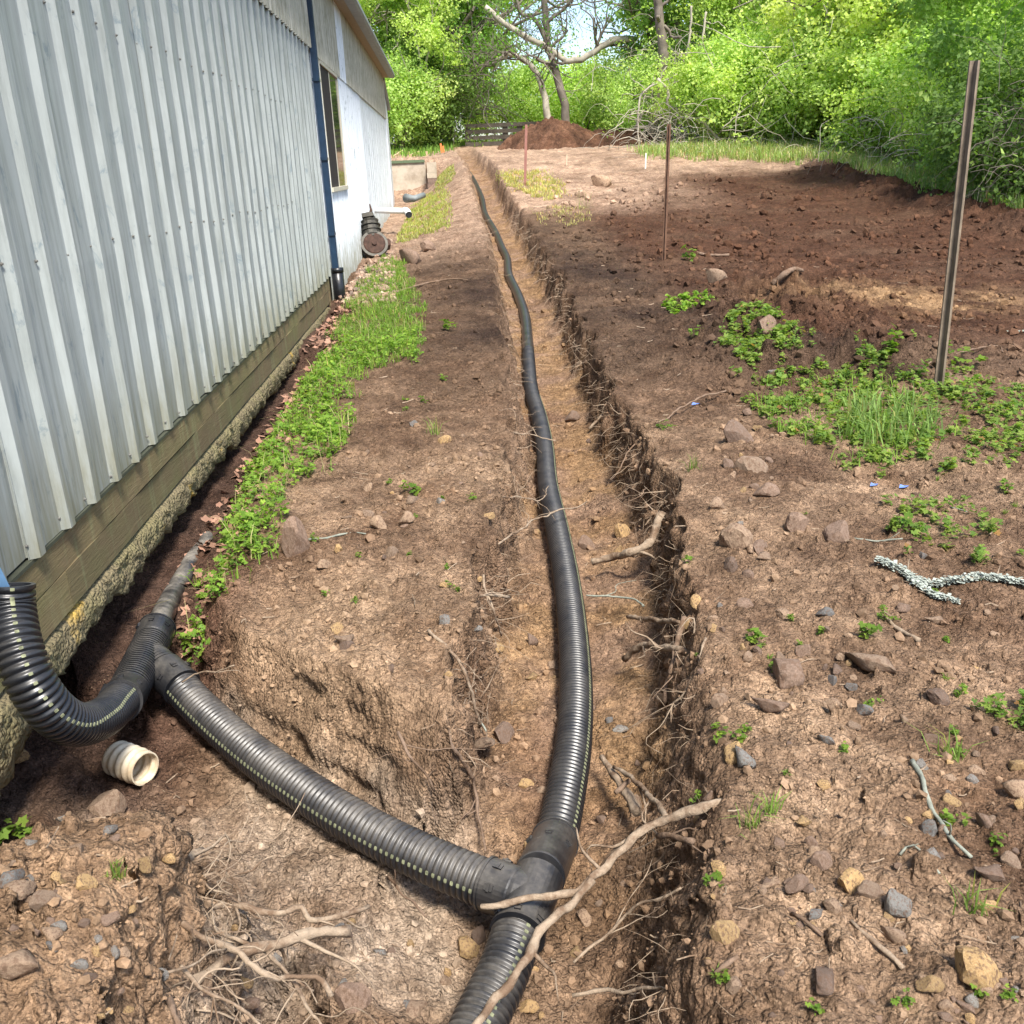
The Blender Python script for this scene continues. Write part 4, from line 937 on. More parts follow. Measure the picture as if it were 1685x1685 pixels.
RT = [
 ([(1215, 1318, -.03), (1160, 1328, -.03), (1100, 1345, -.07), (1050, 1375, -.11), (1000, 1420, -.15), (960, 1458, -.17), (930, 1470, -.19), (870, 1480, -.20), (830, 1488, -.21), (792, 1491, -.22)], .0125, .008, 'long pale root reaching from the right bank across the lower wye', 1, 3, 'root'),
 ([(975, 1448, -.165), (945, 1478, -.18), (905, 1520, -.17), (880, 1550, -.17), (850, 1598, -.18), (820, 1640, -.19), (785, 1690, -.19), (750, 1750, -.2)], .011, .009, 'long pale root forking down over the lower pipe to the bottom edge', 2, 1, 'root'),
 ([(975, 925, -.33), (1010, 915, -.29), (1040, 910, -.24), (1065, 895, -.20), (1080, 870, -.15), (1090, 845, -.1)], .017, .021, 'thick broken root curving out of the right trench wall beside the ochre stone', 3, 3, 'root'),
 ([(1028, 1084, -.33), (1050, 1066, -.26), (1085, 1063, -.18), (1125, 1073, -.12), (1185, 1080, -.05)], .013, .012, 'thick frayed root crossing a vertical root on the right trench wall', 4, 5, 'root'),
 ([(1033, 1015, -.30), (1070, 1019, -.22), (1120, 1024, -.1)], .009, .010, 'straight pale root end sticking from the right wall above the frayed root', 5, 1, 'root'),
 ([(1125, 1015, -.06), (1118, 1050, -.11), (1105, 1090, -.16), (1098, 1130, -.22), (1094, 1160, -.28)], .011, .007, 'dark vertical root running down the right wall behind the frayed root', 6, 3, 'root_d'),
 ([(1162, 1050, -.0), (1152, 1085, -.03), (1140, 1112, -.06), (1118, 1145, -.12), (1107, 1165, -.17), (1105, 1190, -.2)], .005, .003, 'thin pale forked root hanging at the right lip with a lichen tip', 7, 6, 'root'),
 ([(1195, 643, .04), (1150, 655, .04), (1100, 685, .0), (1060, 715, -.05), (1030, 750, -.12), (1015, 780, -.2), (996, 800, -.28)], .006, .004, 'long reddish runner arching from the right bank into the trench', 8, 3, 'root_d'),
 ([(990, 1245, -.33), (1005, 1262, -.325), (1025, 1298, -.32), (1048, 1335, -.315)], .010, .017, 'short thick broken root lying on the trench floor right of the pipe', 9, 0, 'root'),
 ([(1010, 1262, -.30), (1040, 1280, -.26), (1065, 1305, -.2), (1098, 1345, -.1)], .006, .009, 'curved root linking the short broken root to the long pale root', 10, 3, 'root'),
 ([(1012, 1303, -.30), (1036, 1284, -.29)], .008, .007, 'stub of root lying across the short thick broken root', 11, 0, 'root_d'),
 ([(970, 706, -.38), (985, 690, -.32), (1000, 675, -.25), (1025, 660, -.1)], .011, .012, 'forked root end bending down from the right wall near the dark lump', 12, 3, 'root'),
 ([(1020, 686, -.2), (1045, 678, -.12), (1062, 668, -.04)], .011, .012, 'short blunt root next to the forked root end on the right wall', 13, 1, 'root'),
 ([(1045, 775, -.25), (1085, 770, -.15), (1105, 790, -.1), (1105, 815, -.12), (1085, 835, -.18), (1060, 865, -.26)], .007, .004, 'looping pale root under the right lip above the thick broken root', 14, 5, 'root'),
 ([(1065, 780, -.1), (1075, 810, -.16), (1090, 840, -.2), (1090, 870, -.24)], .012, .009, 'dark leaning root behind the looping pale root', 15, 2, 'root_d'),
 ([(705, 1036, .02), (735, 1065, .0), (760, 1100, -.04), (778, 1145, -.12), (791, 1195, -.25)], .006, .005, 'pale root draped down the left trench wall to the long smooth stone', 16, 3, 'root'),
 ([(733, 1190, -.06), (745, 1225, -.12), (770, 1270, -.24), (785, 1310, -.34), (790, 1355, -.355), (798, 1402, -.36)], .007, .003, 'grey brown root hanging off the front corner of the soil island', 17, 2, 'root_d'),
 ([(655, 1205, -.03), (675, 1240, -.07), (700, 1275, -.14), (714, 1302, -.2)], .005, .003, 'short root lying down the front face of the soil island', 18, 3, 'root_d'),
 ([(796, 945, .0), (800, 975, -.05), (812, 1010, -.12), (826, 1045, -.25)], .005, .003, 'thin root dangling at the left trench lip beside a pale stub', 19, 3, 'root'),
 ([(775, 978, .0), (800, 980, -.03), (838, 982, -.08)], .005, .006, 'pale stub of root pointing at the pipe from the left wall', 20, 1, 'root'),
 ([(820, 706, -.02), (850, 712, -.08), (885, 718, -.14), (915, 726, -.18)], .006, .003, 'reddish root laid over the pipe from the left bank', 21, 4, 'root'),
 ([(815, 816, -.02), (850, 818, -.1), (890, 822, -.14), (902, 800, -.2)], .004, .002, 'thin straight root touching the pipe left side below the reddish root', 22, 3, 'root'),
 ([(820, 895, -.1), (870, 862, -.14), (905, 845, -.17), (955, 832, -.24), (965, 825, -.3)], .005, .003, 'pale slanting root crossing over the pipe where its ribs begin to show', 23, 4, 'root'),
 ([(965, 980, -.33), (1000, 982, -.33), (1040, 984, -.31), (1058, 997, -.3)], .004, .005, 'white stick on the trench floor right of the pipe', 24, 1, 'lichen'),
 ([(780, 1135, -.22), (788, 1155, -.26), (785, 1178, -.3), (800, 1205, -.34)], .005, .003, 'greenish lichen twig above the brown rounded trench stone', 25, 1, 'lichen'),
 ([(322, 1492, -.12), (352, 1490, -.13), (378, 1484, -.13), (402, 1492, -.13), (430, 1503, -.14), (470, 1500, -.15), (492, 1495, -.15), (515, 1516, -.17), (555, 1508, -.19), (605, 1490, -.22)], .009, .006, 'wavy pale root topmost of the tangle right of the near left mound', 26, 5, 'root'),
 ([(320, 1615, -.08), (345, 1598, -.09), (385, 1572, -.1), (440, 1556, -.11), (480, 1548, -.12), (525, 1535, -.14), (572, 1530, -.17)], .012, .013, 'thickest lichen flecked root in the tangle right of the mound', 27, 3, 'root'),
 ([(298, 1520, -.0), (330, 1538, -.03), (370, 1552, -.04), (400, 1582, -.05), (440, 1605, -.07), (480, 1606, -.09), (520, 1608, -.11), (545, 1640, -.14)], .0075, .005, 'root sloping down from the mound crest across the thickest root', 28, 6, 'root'),
 ([(275, 1640, .0), (285, 1665, .0), (300, 1700, -.02)], .008, .008, 'short root end at the bottom edge below the mound', 29, 1, 'root_d'),
 ([(285, 1418, -.02), (310, 1412, -.05), (332, 1398, -.08)], .012, .009, 'stubby broken root poking out behind the mound', 30, 4, 'root'),
 ([(252, 1610, .06), (290, 1592, .04), (340, 1570, .0), (375, 1562, -.04)], .003, .002, 'very thin pale rootlet over the mound edge', 31, 3, 'root'),
 ([(295, 1590, .02), (340, 1625, -.03), (385, 1655, -.06), (430, 1690, -.1)], .004, .003, 'slender root running from the mound to the bottom edge', 32, 5, 'root'),
 ([(440, 1565, -.12), (470, 1600, -.13), (500, 1640, -.15), (530, 1690, -.17)], .005, .003, 'thin root dropping from the thickest root to the bottom edge', 33, 3, 'root'),
 ([(300, 1122, -.12), (335, 1107, -.08), (385, 1096, -.02)], .003, .0025, 'fine tan root reaching from the soil island to the dusty pipe', 34, 1, 'root'),
 ([(940, 1640, -.33), (1000, 1630, -.3), (1060, 1625, -.22), (1110, 1635, -.15)], .005, .003, 'pale root on the trench floor near the bottom edge', 35, 4, 'root'),
 ([(945, 1585, -.34), (985, 1545, -.31), (1040, 1500, -.24), (1120, 1460, -.12)], .004, .003, 'thin root rising up the right wall near the lower pipe', 36, 5, 'root'),
 ([(1080, 1375, -.14), (1110, 1380, -.1), (1138, 1384, -.06)], .007, .008, 'grey blunt root end in the hollow under the long pale root', 37, 2, 'root_d'),
 ([(640, 1440, -.32), (665, 1475, -.31), (702, 1510, -.31)], .004, .0025, 'thin root lying below the dusty pipe', 38, 1, 'root_d'),
]
for r in RT: root(r[0], r[1], r[2], r[3], r[4], r[5], r[6])
# sticks on the banks
SK = [
 ([(1500, 1258), (1520, 1300), (1532, 1335), (1560, 1385), (1598, 1420)], .0075, .004, 'crooked stick grown over with grey and orange lichen on the lower right bank', 51, 2, 'lichen'),
 ([(508, 893), (540, 888), (575, 880), (602, 880)], .006, .003, 'white lichen stick on the soil island beside the reddish lump', 52, 1, 'lichen'),
 ([(1405, 886), (1440, 888), (1485, 891)], .004, .004, 'thin white twig right of the striped rounded stone', 53, 2, 'lichen'),
 ([(1455, 1015), (1480, 1035), (1510, 1062)], .006, .009, 'splintered brown stick below the lichen branch fork', 54, 0, 'root'),
 ([(1400, 1525), (1430, 1550), (1485, 1598)], .004, .006, 'brown twig pointing at the orange tan rock', 55, 1, 'root'),
 ([(1175, 1612), (1195, 1595), (1215, 1583)], .005, .005, 'short twig beside the yellowish rock', 56, 0, 'root_d'),
 ([(1302, 1502), (1330, 1530), (1352, 1545)], .004, .004, 'thin twig under the dark grey narrow stone', 57, 0, 'root_d'),
 ([(640, 488), (700, 468), (745, 462), (770, 465)], .018, .007, 'dark branch lying across the left bank', 58, 2, 'root_d'),
 ([(1510, 832), (1560, 835), (1590, 848)], .004, .003, 'long straw coloured stem above the lichen branch', 59, 1, 'lichen'),
 ([(1255, 690), (1300, 668), (1350, 648), (1385, 645)], .009, .005, 'dead branch lying through the weeds', 60, 3, 'root_d'),
 ([(1145, 420), (1170, 423), (1200, 424)], .022, .018, 'dark branch piece on the soil right of the middle stake', 61, 0, 'root_d'),
 ([(1270, 475), (1300, 462), (1320, 452)], .03, .018, 'forked dark root in the cleared field', 62, 3, 'root_d'),
 ([(1640, 545), (1665, 548), (1690, 550)], .012, .010, 'pale stick at the right edge of the cleared field', 63, 2, 'lichen'),
 ([(1470, 640), (1530, 600), (1590, 580), (1640, 570), (1650, 582)], .006, .005, 'thin bent stem behind the leaning metal post', 64, 0, 'root_d'),
 ([(1480, 1412), (1500, 1405), (1545, 1440)], .003, .003, 'fine pale stalk near the lower end of the lichen stick', 65, 2, 'lichen'),
]
for r in SK: root(r[0], r[1], r[2], r[3], r[4], min(r[5], 1), r[6], 'stick', 'stick', flen=.05, amp=.004)
# lichen covered branch, built shaggy
def lichen_branch():
    root_o = None; P = [at(1445, 930, .010), at(1480, 947, .014), at(1525, 962, .014), at(1580, 963, .016), at(1640, 957, .016), at(1700, 972, .016), at(1760, 980, .014)]
    P2 = [at(1490, 952, .014), at(1520, 975, .012), at(1545, 985, .012), at(1572, 992, .010)]
    rs = np.random.RandomState(4); wood = MB(); b = MB()
    for PP, r in ((P, .0075), (P2, .006)):
        D = wig(PP, .007, 3, .012); wood.tube(D, r * (1 + .2 * rs.randn(len(D)).clip(-1, 1)), 8, True, None, .2, 3)
        for q in range(7):
            c = D[rs.randint(3, len(D))]; d = nrm(rs.randn(3) * np.array([1, 1, .35])); wood.tube([c, c + d * .02, c + d * (.03 + .03 * rs.rand()) + np.array([0, 0, .004])], [r * .5, r * .35, .001], 5)
        for i in range(len(D) * 60):
            c = D[rs.randint(len(D))]; d = nrm(rs.randn(3) + np.array([0, 0, .8])); o = c + d * np.array([1, 1, .6]) * r * (.9 + 1.9 * rs.rand() ** 2) + rs.randn(3) * .0035; t_ = rs.rand() * 6.28; a = np.array([math.cos(t_), math.sin(t_), .25 * rs.randn()]); e = np.array([-math.sin(t_), math.cos(t_), .25 * rs.randn()]); w = .003 + .0055 * rs.rand() ** 1.5; col = np.array([.33, .36, .31]) * (.85 + .3 * rs.rand())
            b.add([o - a * w, o + e * w * 1.2, o + a * w, o - e * w * .8], [(0, 1, 2, 3)], C=col)
    o = link('lichen_branch', wood.mesh('lichen_branch', MAT['root'], True), label='forked branch covered in shaggy pale lichen at the right edge', cat='branch')
    link('lichen', b.mesh('lichen', MAT['crumbleaf']), o, kind='stuff')
lichen_branch()
# fine hair roots along both trench walls
def hair(n, seed):
    rs = np.random.RandomState(seed); b = MB()
    for i in range(n):
        y = math.exp(math.log(1.3) + (math.log(20) - math.log(1.3)) * rs.rand() ** .9); right = rs.rand() < .66
        x = np.interp(y, RTy, RTx) + .0 if right else np.interp(y, LTy, LTx)
        if not right and y < 2.3: continue
        sg = -1 if right else 1; z0 = base(x, y) - .05 - .26 * rs.rand(); p0 = np.array([x - sg * .04 + sg * .10 * (base(x, y) - z0) / .4 + .02 * rs.randn(), y, z0]); L = (.05 + .22 * rs.rand() ** 1.6) * (1 + y * .05)
        d = np.array([sg * (.6 + .5 * rs.rand()), .8 * rs.randn(), .30 * rs.randn()]); P = [p0]
        for k in range(5): d = nrm(d + .5 * rs.randn(3) + np.array([0, 0, -.18])); P.append(P[-1] + d * L / 5)
        P = np.array(P); r = (.0006 + .0012 * rs.rand() ** 3) * (1 + .16 * y); b.tube(P, np.linspace(r, r * .35, 6), 3, False)
    return link('fine_roots', b.mesh('fine_roots', MAT['root']), label='fine hair roots hanging from the trench walls', cat='roots', kind='stuff')
hair(1700, 8)
def spray(n, seed):
    rs = np.random.RandomState(seed); b = MB()
    for i in range(n):
        px = 318 + 70 * rs.rand(); py = 1395 + 260 * rs.rand(); p = atz(px, py, -.06 - .16 * rs.rand()); L = .08 + .26 * rs.rand() ** 1.4
        d = nrm(np.array([1.0, .9 * rs.randn(), .25 * rs.randn()])); P = [p - d * .04]
        for k in range(7): d = nrm(d + .38 * rs.randn(3) + np.array([0, 0, -.06])); P.append(P[-1] + d * L / 7)
        r = .0009 + .0028 * rs.rand() ** 3; b.tube(wig(P, .003, i, .015), None or r, 4, False)
    return link('rootlet_spray', b.mesh('rootlet_spray', MAT['root']), label='spray of fine rootlets out of the near left mound', cat='roots', kind='stuff')
spray(85, 19)
def litter(n, seed):
    rs = np.random.RandomState(seed); b = MB()
    for i in range(n):
        yp = math.exp(math.log(2) + (math.log(14) - math.log(2)) * rs.rand()); x = (-.5 + 1.4 * rs.rand()) * yp; y = yp - 1
        if x < -1.1: continue
        a = rs.rand() * 6.28; L = (.015 + .05 * rs.rand() ** 2) * (1 + .1 * y); d = np.array([math.cos(a), math.sin(a), 0]); z = gz(x, y) + .004
        p = np.array([x, y, z]); r = (.0006 + .0012 * rs.rand()) * (1 + .15 * y); b.tube([p - d * L / 2, p + rs.randn(3) * .003, p + d * L / 2 + np.array([0, 0, .01 * rs.rand()])], r, 3, False)
    return link('twig_litter', b.mesh('twig_litter', MAT['root']), label='scattered bits of straw and twig on the bare soil', cat='litter', kind='stuff')
litter(900, 9)
# dead leaves in the ditch along the footing
def dead_leaves(n, seed):
    rs = np.random.RandomState(seed); V = []; Q = []; C = []
    for i in range(n):
        y = 3.3 + 8 * rs.rand() ** 1.2 if i % 9 else 1.9 + .35 * rs.rand(); x = -1.28 + .32 * rs.rand() * (1 if i % 9 else .7); z = gz(x, y) + .004 + .008 * rs.rand(); s = .010 + .013 * rs.rand() + .0022 * y
        a0 = rs.rand() * 6.28; nn = nrm(rs.randn(3) * .45 + np.array([0, 0, 1])); u = nrm(np.cross(nn, [math.cos(a0), math.sin(a0), 0])); w = np.cross(nn, u); c = np.array([.30, .165, .115]) * (.5 + .8 * rs.rand()) + np.array([.03, .02, .01]) * rs.rand()
        k = len(V); ring = []
        for q in range(10):
            a = q / 10 * 6.28; rr = s * (1 if q % 2 == 0 else .55 + .3 * rs.rand()) * (.6 + .6 * rs.rand()); ring.append(np.array([x, y, z]) + rr * (math.cos(a) * u + math.sin(a) * w) + nn * s * .25 * (rs.rand() - .3) * (q % 2 == 0))
        V += [np.array([x, y, z])] + ring; C += [c] * 11; Q += [(k, k + 1 + q, k + 1 + (q + 1) % 10) for q in range(10)]
    return link('dead_leaves', mk_mesh('dead_leaves', V, None, Q, MAT['crumbleaf'], C), label='fallen brown leaves in the ditch under the shed footing', cat='leaf litter', kind='stuff')
dead_leaves(900, 12)


# ------------------------------------------------------------------ weeds and grass on the ground
def in_poly(x, y, P):
    P = np.asarray(P); c = np.zeros(x.shape, bool); j = len(P) - 1
    for i in range(len(P)):
        c ^= ((P[i, 1] > y) != (P[j, 1] > y)) & (x < (P[j, 0] - P[i, 0]) * (y - P[i, 1]) / (P[j, 1] - P[i, 1] + 1e-12) + P[i, 0]); j = i
    return c
def pxpoly(pts): return np.array([at(*p)[:2] for p in pts])
def sample(P, N, rs, edge=.35, dens=1.0):
    P = np.asarray(P); a, b_ = P.min(0), P.max(0); q = a + (b_ - a) * rs.rand(int(N), 2)
    x, y = q[:, 0], q[:, 1]; n = fbm(x / .3, y / .3, 141, 3)
    q_ = 1 + np.abs(y) / 5; xx = x + .06 * n * q_; yy_ = y + .16 * fbm(x / .3, y / .3, 145, 2) * q_
    m = in_poly(xx, yy_, P) & (n > -.45 + edge * (rs.rand(len(x)) - .5) * 2 - dens + .6)
    return x[m], y[m]
def rhombi(C0, U, Wv, L, wd, tint, fold=0):
    """leaves: base C0, axis U, side Wv"""
    n = len(C0); tip = C0 + U * L[:, None]; mid = C0 + U * (L * .52)[:, None]
    s1 = mid + Wv * wd[:, None]; s2 = mid - Wv * wd[:, None]
    if fold: N_ = np.cross(U, Wv); s1 = s1 + N_ * (wd * fold)[:, None]; s2 = s2 + N_ * (wd * fold)[:, None]
    V = np.stack([C0, s1, tip, s2], 1).reshape(-1, 3); I = np.arange(n)[:, None] * 4
    T = np.vstack([I + np.array([0, 1, 2]), I + np.array([0, 2, 3])]); return V, T, np.repeat(tint, 4, 0)
def nrows(A): return A / (np.linalg.norm(A, axis=1)[:, None] + 1e-9)
G1 = np.array([.20, .36, .05]); G2 = np.array([.36, .50, .08]); G3 = np.array([.10, .23, .04]); GY_ = np.array([.50, .52, .13])
def greens(rs, n, bias=.5):
    t = rs.rand(n)[:, None]; c = G1 * (1 - t) + G2 * t; k = rs.rand(n)[:, None] > bias; c = np.where(k, c * (1 - .35) + G3 * .35, c); return c * (.62 + .42 * rs.rand(n))[:, None]
def herb(x, y, rs, h=.07, size=.013, leaves=9, tintf=greens):
    n = len(x); z = ground(x, y); b = MB()
    X = np.repeat(x, leaves); Y = np.repeat(y, leaves); Z = np.repeat(z, leaves); m = n * leaves
    sc = np.repeat(.7 + .6 * rs.rand(n), leaves)
    a = rs.rand(m) * 6.28; rr = rs.rand(m) * h * .55
    X = X + np.cos(a) * rr; Y = Y + np.sin(a) * rr; Z = Z + h * (.15 + .85 * rs.rand(m)) * sc
    N = nrows(np.stack([rs.randn(m) * .45, rs.randn(m) * .45, np.ones(m)], 1)); s = size * (.7 + .7 * rs.rand(m)) * sc; t = tintf(rs, m)
    U0 = nrows(np.cross(N, np.stack([np.cos(a), np.sin(a), 0 * a], 1))); W0 = np.cross(N, U0); C0 = np.stack([X, Y, Z], 1)
    for k in range(5):
        an = (k - 2) * 1.05; U = U0 * math.cos(an) + W0 * math.sin(an); Wv = np.cross(N, U); V, T, C = rhombi(C0, U, Wv, s * (1.15 if k == 2 else .95), s * .36, t, .15); b.add(V, None, T, C)
    return b
def blades(x, y, rs, h=.12, w=.003, tint=None, lean=.5, b=None, z=None):
    n = len(x); z = ground(x, y) if z is None else z; b = b or MB(); a = rs.rand(n) * 6.28; L = h * (.45 + .8 * rs.rand(n)); le = lean * rs.rand(n)
    D = np.stack([np.cos(a), np.sin(a), 0 * a], 1); S_ = np.stack([-np.sin(a), np.cos(a), 0 * a], 1); B0 = np.stack([x, y, z - .005], 1)
    M = B0 + D * (L * le * .35)[:, None] + np.array([0, 0, 1]) * (L * .55)[:, None]; Tp = B0 + D * (L * le)[:, None] + np.array([0, 0, 1]) * (L * (1 - .35 * le))[:, None]
    ww = (w * (.7 + .6 * rs.rand(n)))[:, None]
    V = np.stack([B0 - S_ * ww, B0 + S_ * ww, M + S_ * ww * .8, M - S_ * ww * .8, Tp], 1).reshape(-1, 3); I = np.arange(n)[:, None] * 5
    T = np.vstack([I + np.array([0, 1, 2]), I + np.array([0, 2, 3]), I + np.array([3, 2, 4])]); c = greens(rs, n) if tint is None else np.asarray(tint) * (.55 + .8 * rs.rand(n))[:, None] * np.where(rs.rand(n)[:, None] > .86, np.array([1.25, .85, .9]), 1)
    b.add(V, None, T, np.repeat(c, 5, 0)); return b
rs = np.random.RandomState(31)
POLY1 = pxpoly([(330, 1030), (338, 940), (388, 870), (402, 800), (448, 720), (500, 640), (540, 575), (575, 500), (610, 450), (650, 425), (668, 455), (694, 500), (694, 590), (650, 605), (600, 615), (570, 650), (572, 740), (495, 800), (462, 850), (462, 905), (410, 965), (352, 1030)])
x, y = sample(POLY1, 5000, rs, .55, .45); m = y < 8.6; x, y = x[m], y[m]
link('leafy_weeds', herb(x, y, rs, .075, .0125, 8).mesh('leafy_weeds', MAT['leaf']), label='strip of low leafy bright green weeds between shed and trench', cat='weeds', kind='stuff')
x, y = sample(POLY1, 30000, rs, .3, 1.1); m = (rs.rand(len(x)) < np.interp(y, [2.6, 4.5, 6, 12], [.2, .2, .5, 1])) & (fbm(x / .25, y / .4, 161, 3) + .9 * rs.rand(len(x)) > .1); x, y = x[m], y[m]
link('grass_strip', blades(x, y, rs, .085, .0030, None, 1.1).mesh('grass_strip', MAT['grass']), label='soft green grass mixed through the weed strip and thicker at its far end', cat='grass', kind='stuff')
def patch(name, pts, n, lab, kind='herb', world=False, **k):
    P = np.array(pts) if world else pxpoly(pts); x, y = sample(P, n, rs, .4, k.pop('dens', .9))
    if len(x) == 0: return
    b = herb(x, y, rs, **k) if kind == 'herb' else blades(x, y, rs, **k)
    link(name, b.mesh(name, MAT['leaf' if kind == 'herb' else 'grass']), label=lab, cat='weeds' if kind == 'herb' else 'grass', kind='stuff')
def dull(rs, n):
    t = rs.rand(n)[:, None]; c = np.array([.12, .22, .045]) * (1 - t) + np.array([.26, .33, .07]) * t; k = rs.rand(n)[:, None] > .985; return np.where(k, np.array([.33, .18, .07]), c) * (.75 + .5 * rs.rand(n))[:, None]
x, y = sample(POLY1, 2600, rs, .5, .5)
link('small_weeds', herb(x, y, rs, .045, .007, 12, lambda r_, n_: np.array([.16, .27, .06]) * (.6 + .8 * r_.rand(n_))[:, None]).mesh('small_weeds', MAT['leaf']), label='duller fine leaved weeds under the bright leafy strip', cat='weeds', kind='stuff')
x, y = sample(POLY1, 1500, rs, .5, .6)
link('dry_stalks', blades(x, y, rs, .16, .0016, (.55, .48, .25), 1.5).mesh('dry_stalks', MAT['grass']), label='dead straw stalks lying in the weed strip', cat='grass', kind='stuff')
patch('ground_cover', [(1228, 640), (1290, 598), (1360, 590), (1450, 575), (1540, 590), (1620, 610), (1700, 640), (1720, 745), (1640, 770), (1560, 770), (1480, 775), (1380, 760), (1300, 715), (1240, 690)], 1900, 'low clover like ground cover round the base of the leaning post', h=.05, size=.014, leaves=9, tintf=dull, dens=.3)
patch('grass_patch', [(1228, 640), (1300, 620), (1420, 620), (1520, 650), (1560, 720), (1480, 770), (1380, 760), (1300, 720), (1250, 690)], 2400, 'thin grass growing through the ground cover', 'grass', h=.09, w=.0026, dens=.1, lean=1.0)
patch('grass_tuft', [(1385, 735), (1395, 690), (1440, 665), (1510, 680), (1520, 735), (1450, 745)], 700, 'lush tuft of long grass blades in the ground cover', 'grass', h=.22, w=.0045, tint=(.22, .33, .09), dens=.5, lean=1.4)
patch('ground_cover', [(1190, 555), (1205, 520), (1260, 505), (1315, 535), (1325, 558), (1265, 595), (1225, 600)], 700, 'bright weed patch at the near edge of the dark tipped soil', h=.06, size=.016, leaves=8, tintf=dull, dens=.7)
patch('ground_cover', [(1095, 515), (1100, 490), (1150, 486), (1160, 512)], 160, 'small bright yellow green moss patch left of the dark soil', h=.05, size=.02, leaves=9, dens=1.2)
patch('ground_cover', [(1460, 905), (1470, 835), (1540, 820), (1640, 860), (1650, 930), (1540, 925)], 240, 'sparse green weeds around the thin white twig', h=.05, size=.012, tintf=dull, dens=.2)
patch('ground_cover', [(1620, 1215), (1615, 1180), (1650, 1165), (1720, 1160), (1720, 1230)], 70, 'round leaved clover clump at the right edge', h=.04, size=.010, leaves=8, tintf=dull, dens=.5)
patch('grass_patch', [(650, 405), (672, 350), (700, 322), (735, 308), (745, 345), (738, 372), (700, 388)], 15000, 'sunlit yellow green grass beyond the gearbox', 'grass', h=.08, w=.006, tint=(.38, .42, .13), dens=.3, lean=1.3)
patch('grass_patch', [(716, 302), (716, 272), (745, 268), (750, 290), (735, 305)], 5000, 'grass on the bank beside the concrete blocks', 'grass', h=.08, w=.008, tint=(.38, .40, .15), dens=.3, lean=1.3)
patch('grass_patch', [(815, 300), (830, 282), (895, 280), (930, 305), (932, 325), (905, 330), (850, 308)], 9000, 'sunlit grass patch at the foot of the rusty far stake', 'grass', h=.10, w=.008, tint=(.54, .52, .20), dens=.12, lean=1.3)
patch('grass_patch', [(885, 368), (900, 340), (960, 340), (985, 358), (930, 372)], 2500, 'faint dry grass in front of the sunlit patch', 'grass', h=.07, w=.006, tint=(.46, .42, .18), dens=.0, lean=1.3)
# grass along the far and right edges of the field
wp = [(8.9, 13.2), (9.5, 15), (9.3, 18), (9.6, 21), (9.5, 24), (8, 26.6), (5.6, 27.4), (5.5, 29.5), (10, 30), (14, 27), (14.5, 20), (13, 13)]
patch('field_edge_grass', wp, 52000, 'tall rough green grass bordering the cleared field', 'grass', True, h=.30, w=.008, tint=(.30, .42, .13), dens=.6, lean=1.2)
patch('field_edge_straw', wp, 14000, 'dry straw mixed into the field edge grass', 'grass', True, h=.34, w=.007, tint=(.62, .56, .36), dens=.5, lean=1.5)
patch('yard_grass', [(-6, 30.4), (-.3, 30.4), (.2, 33), (.4, 37.5), (2, 42), (2, 60), (-10, 60)], 16000, 'grass growing behind the concrete wall up to the trees', 'grass', True, h=.25, w=.014, tint=(.20, .36, .07), dens=1.5)
patch('far_grass', [(.3, 38), (4, 38), (30, 34), (40, 60), (0, 60)], 12000, 'bright meadow grass seen through the gate and under the trees', 'grass', True, h=.3, w=.02, tint=(.30, .46, .09), dens=1.5)
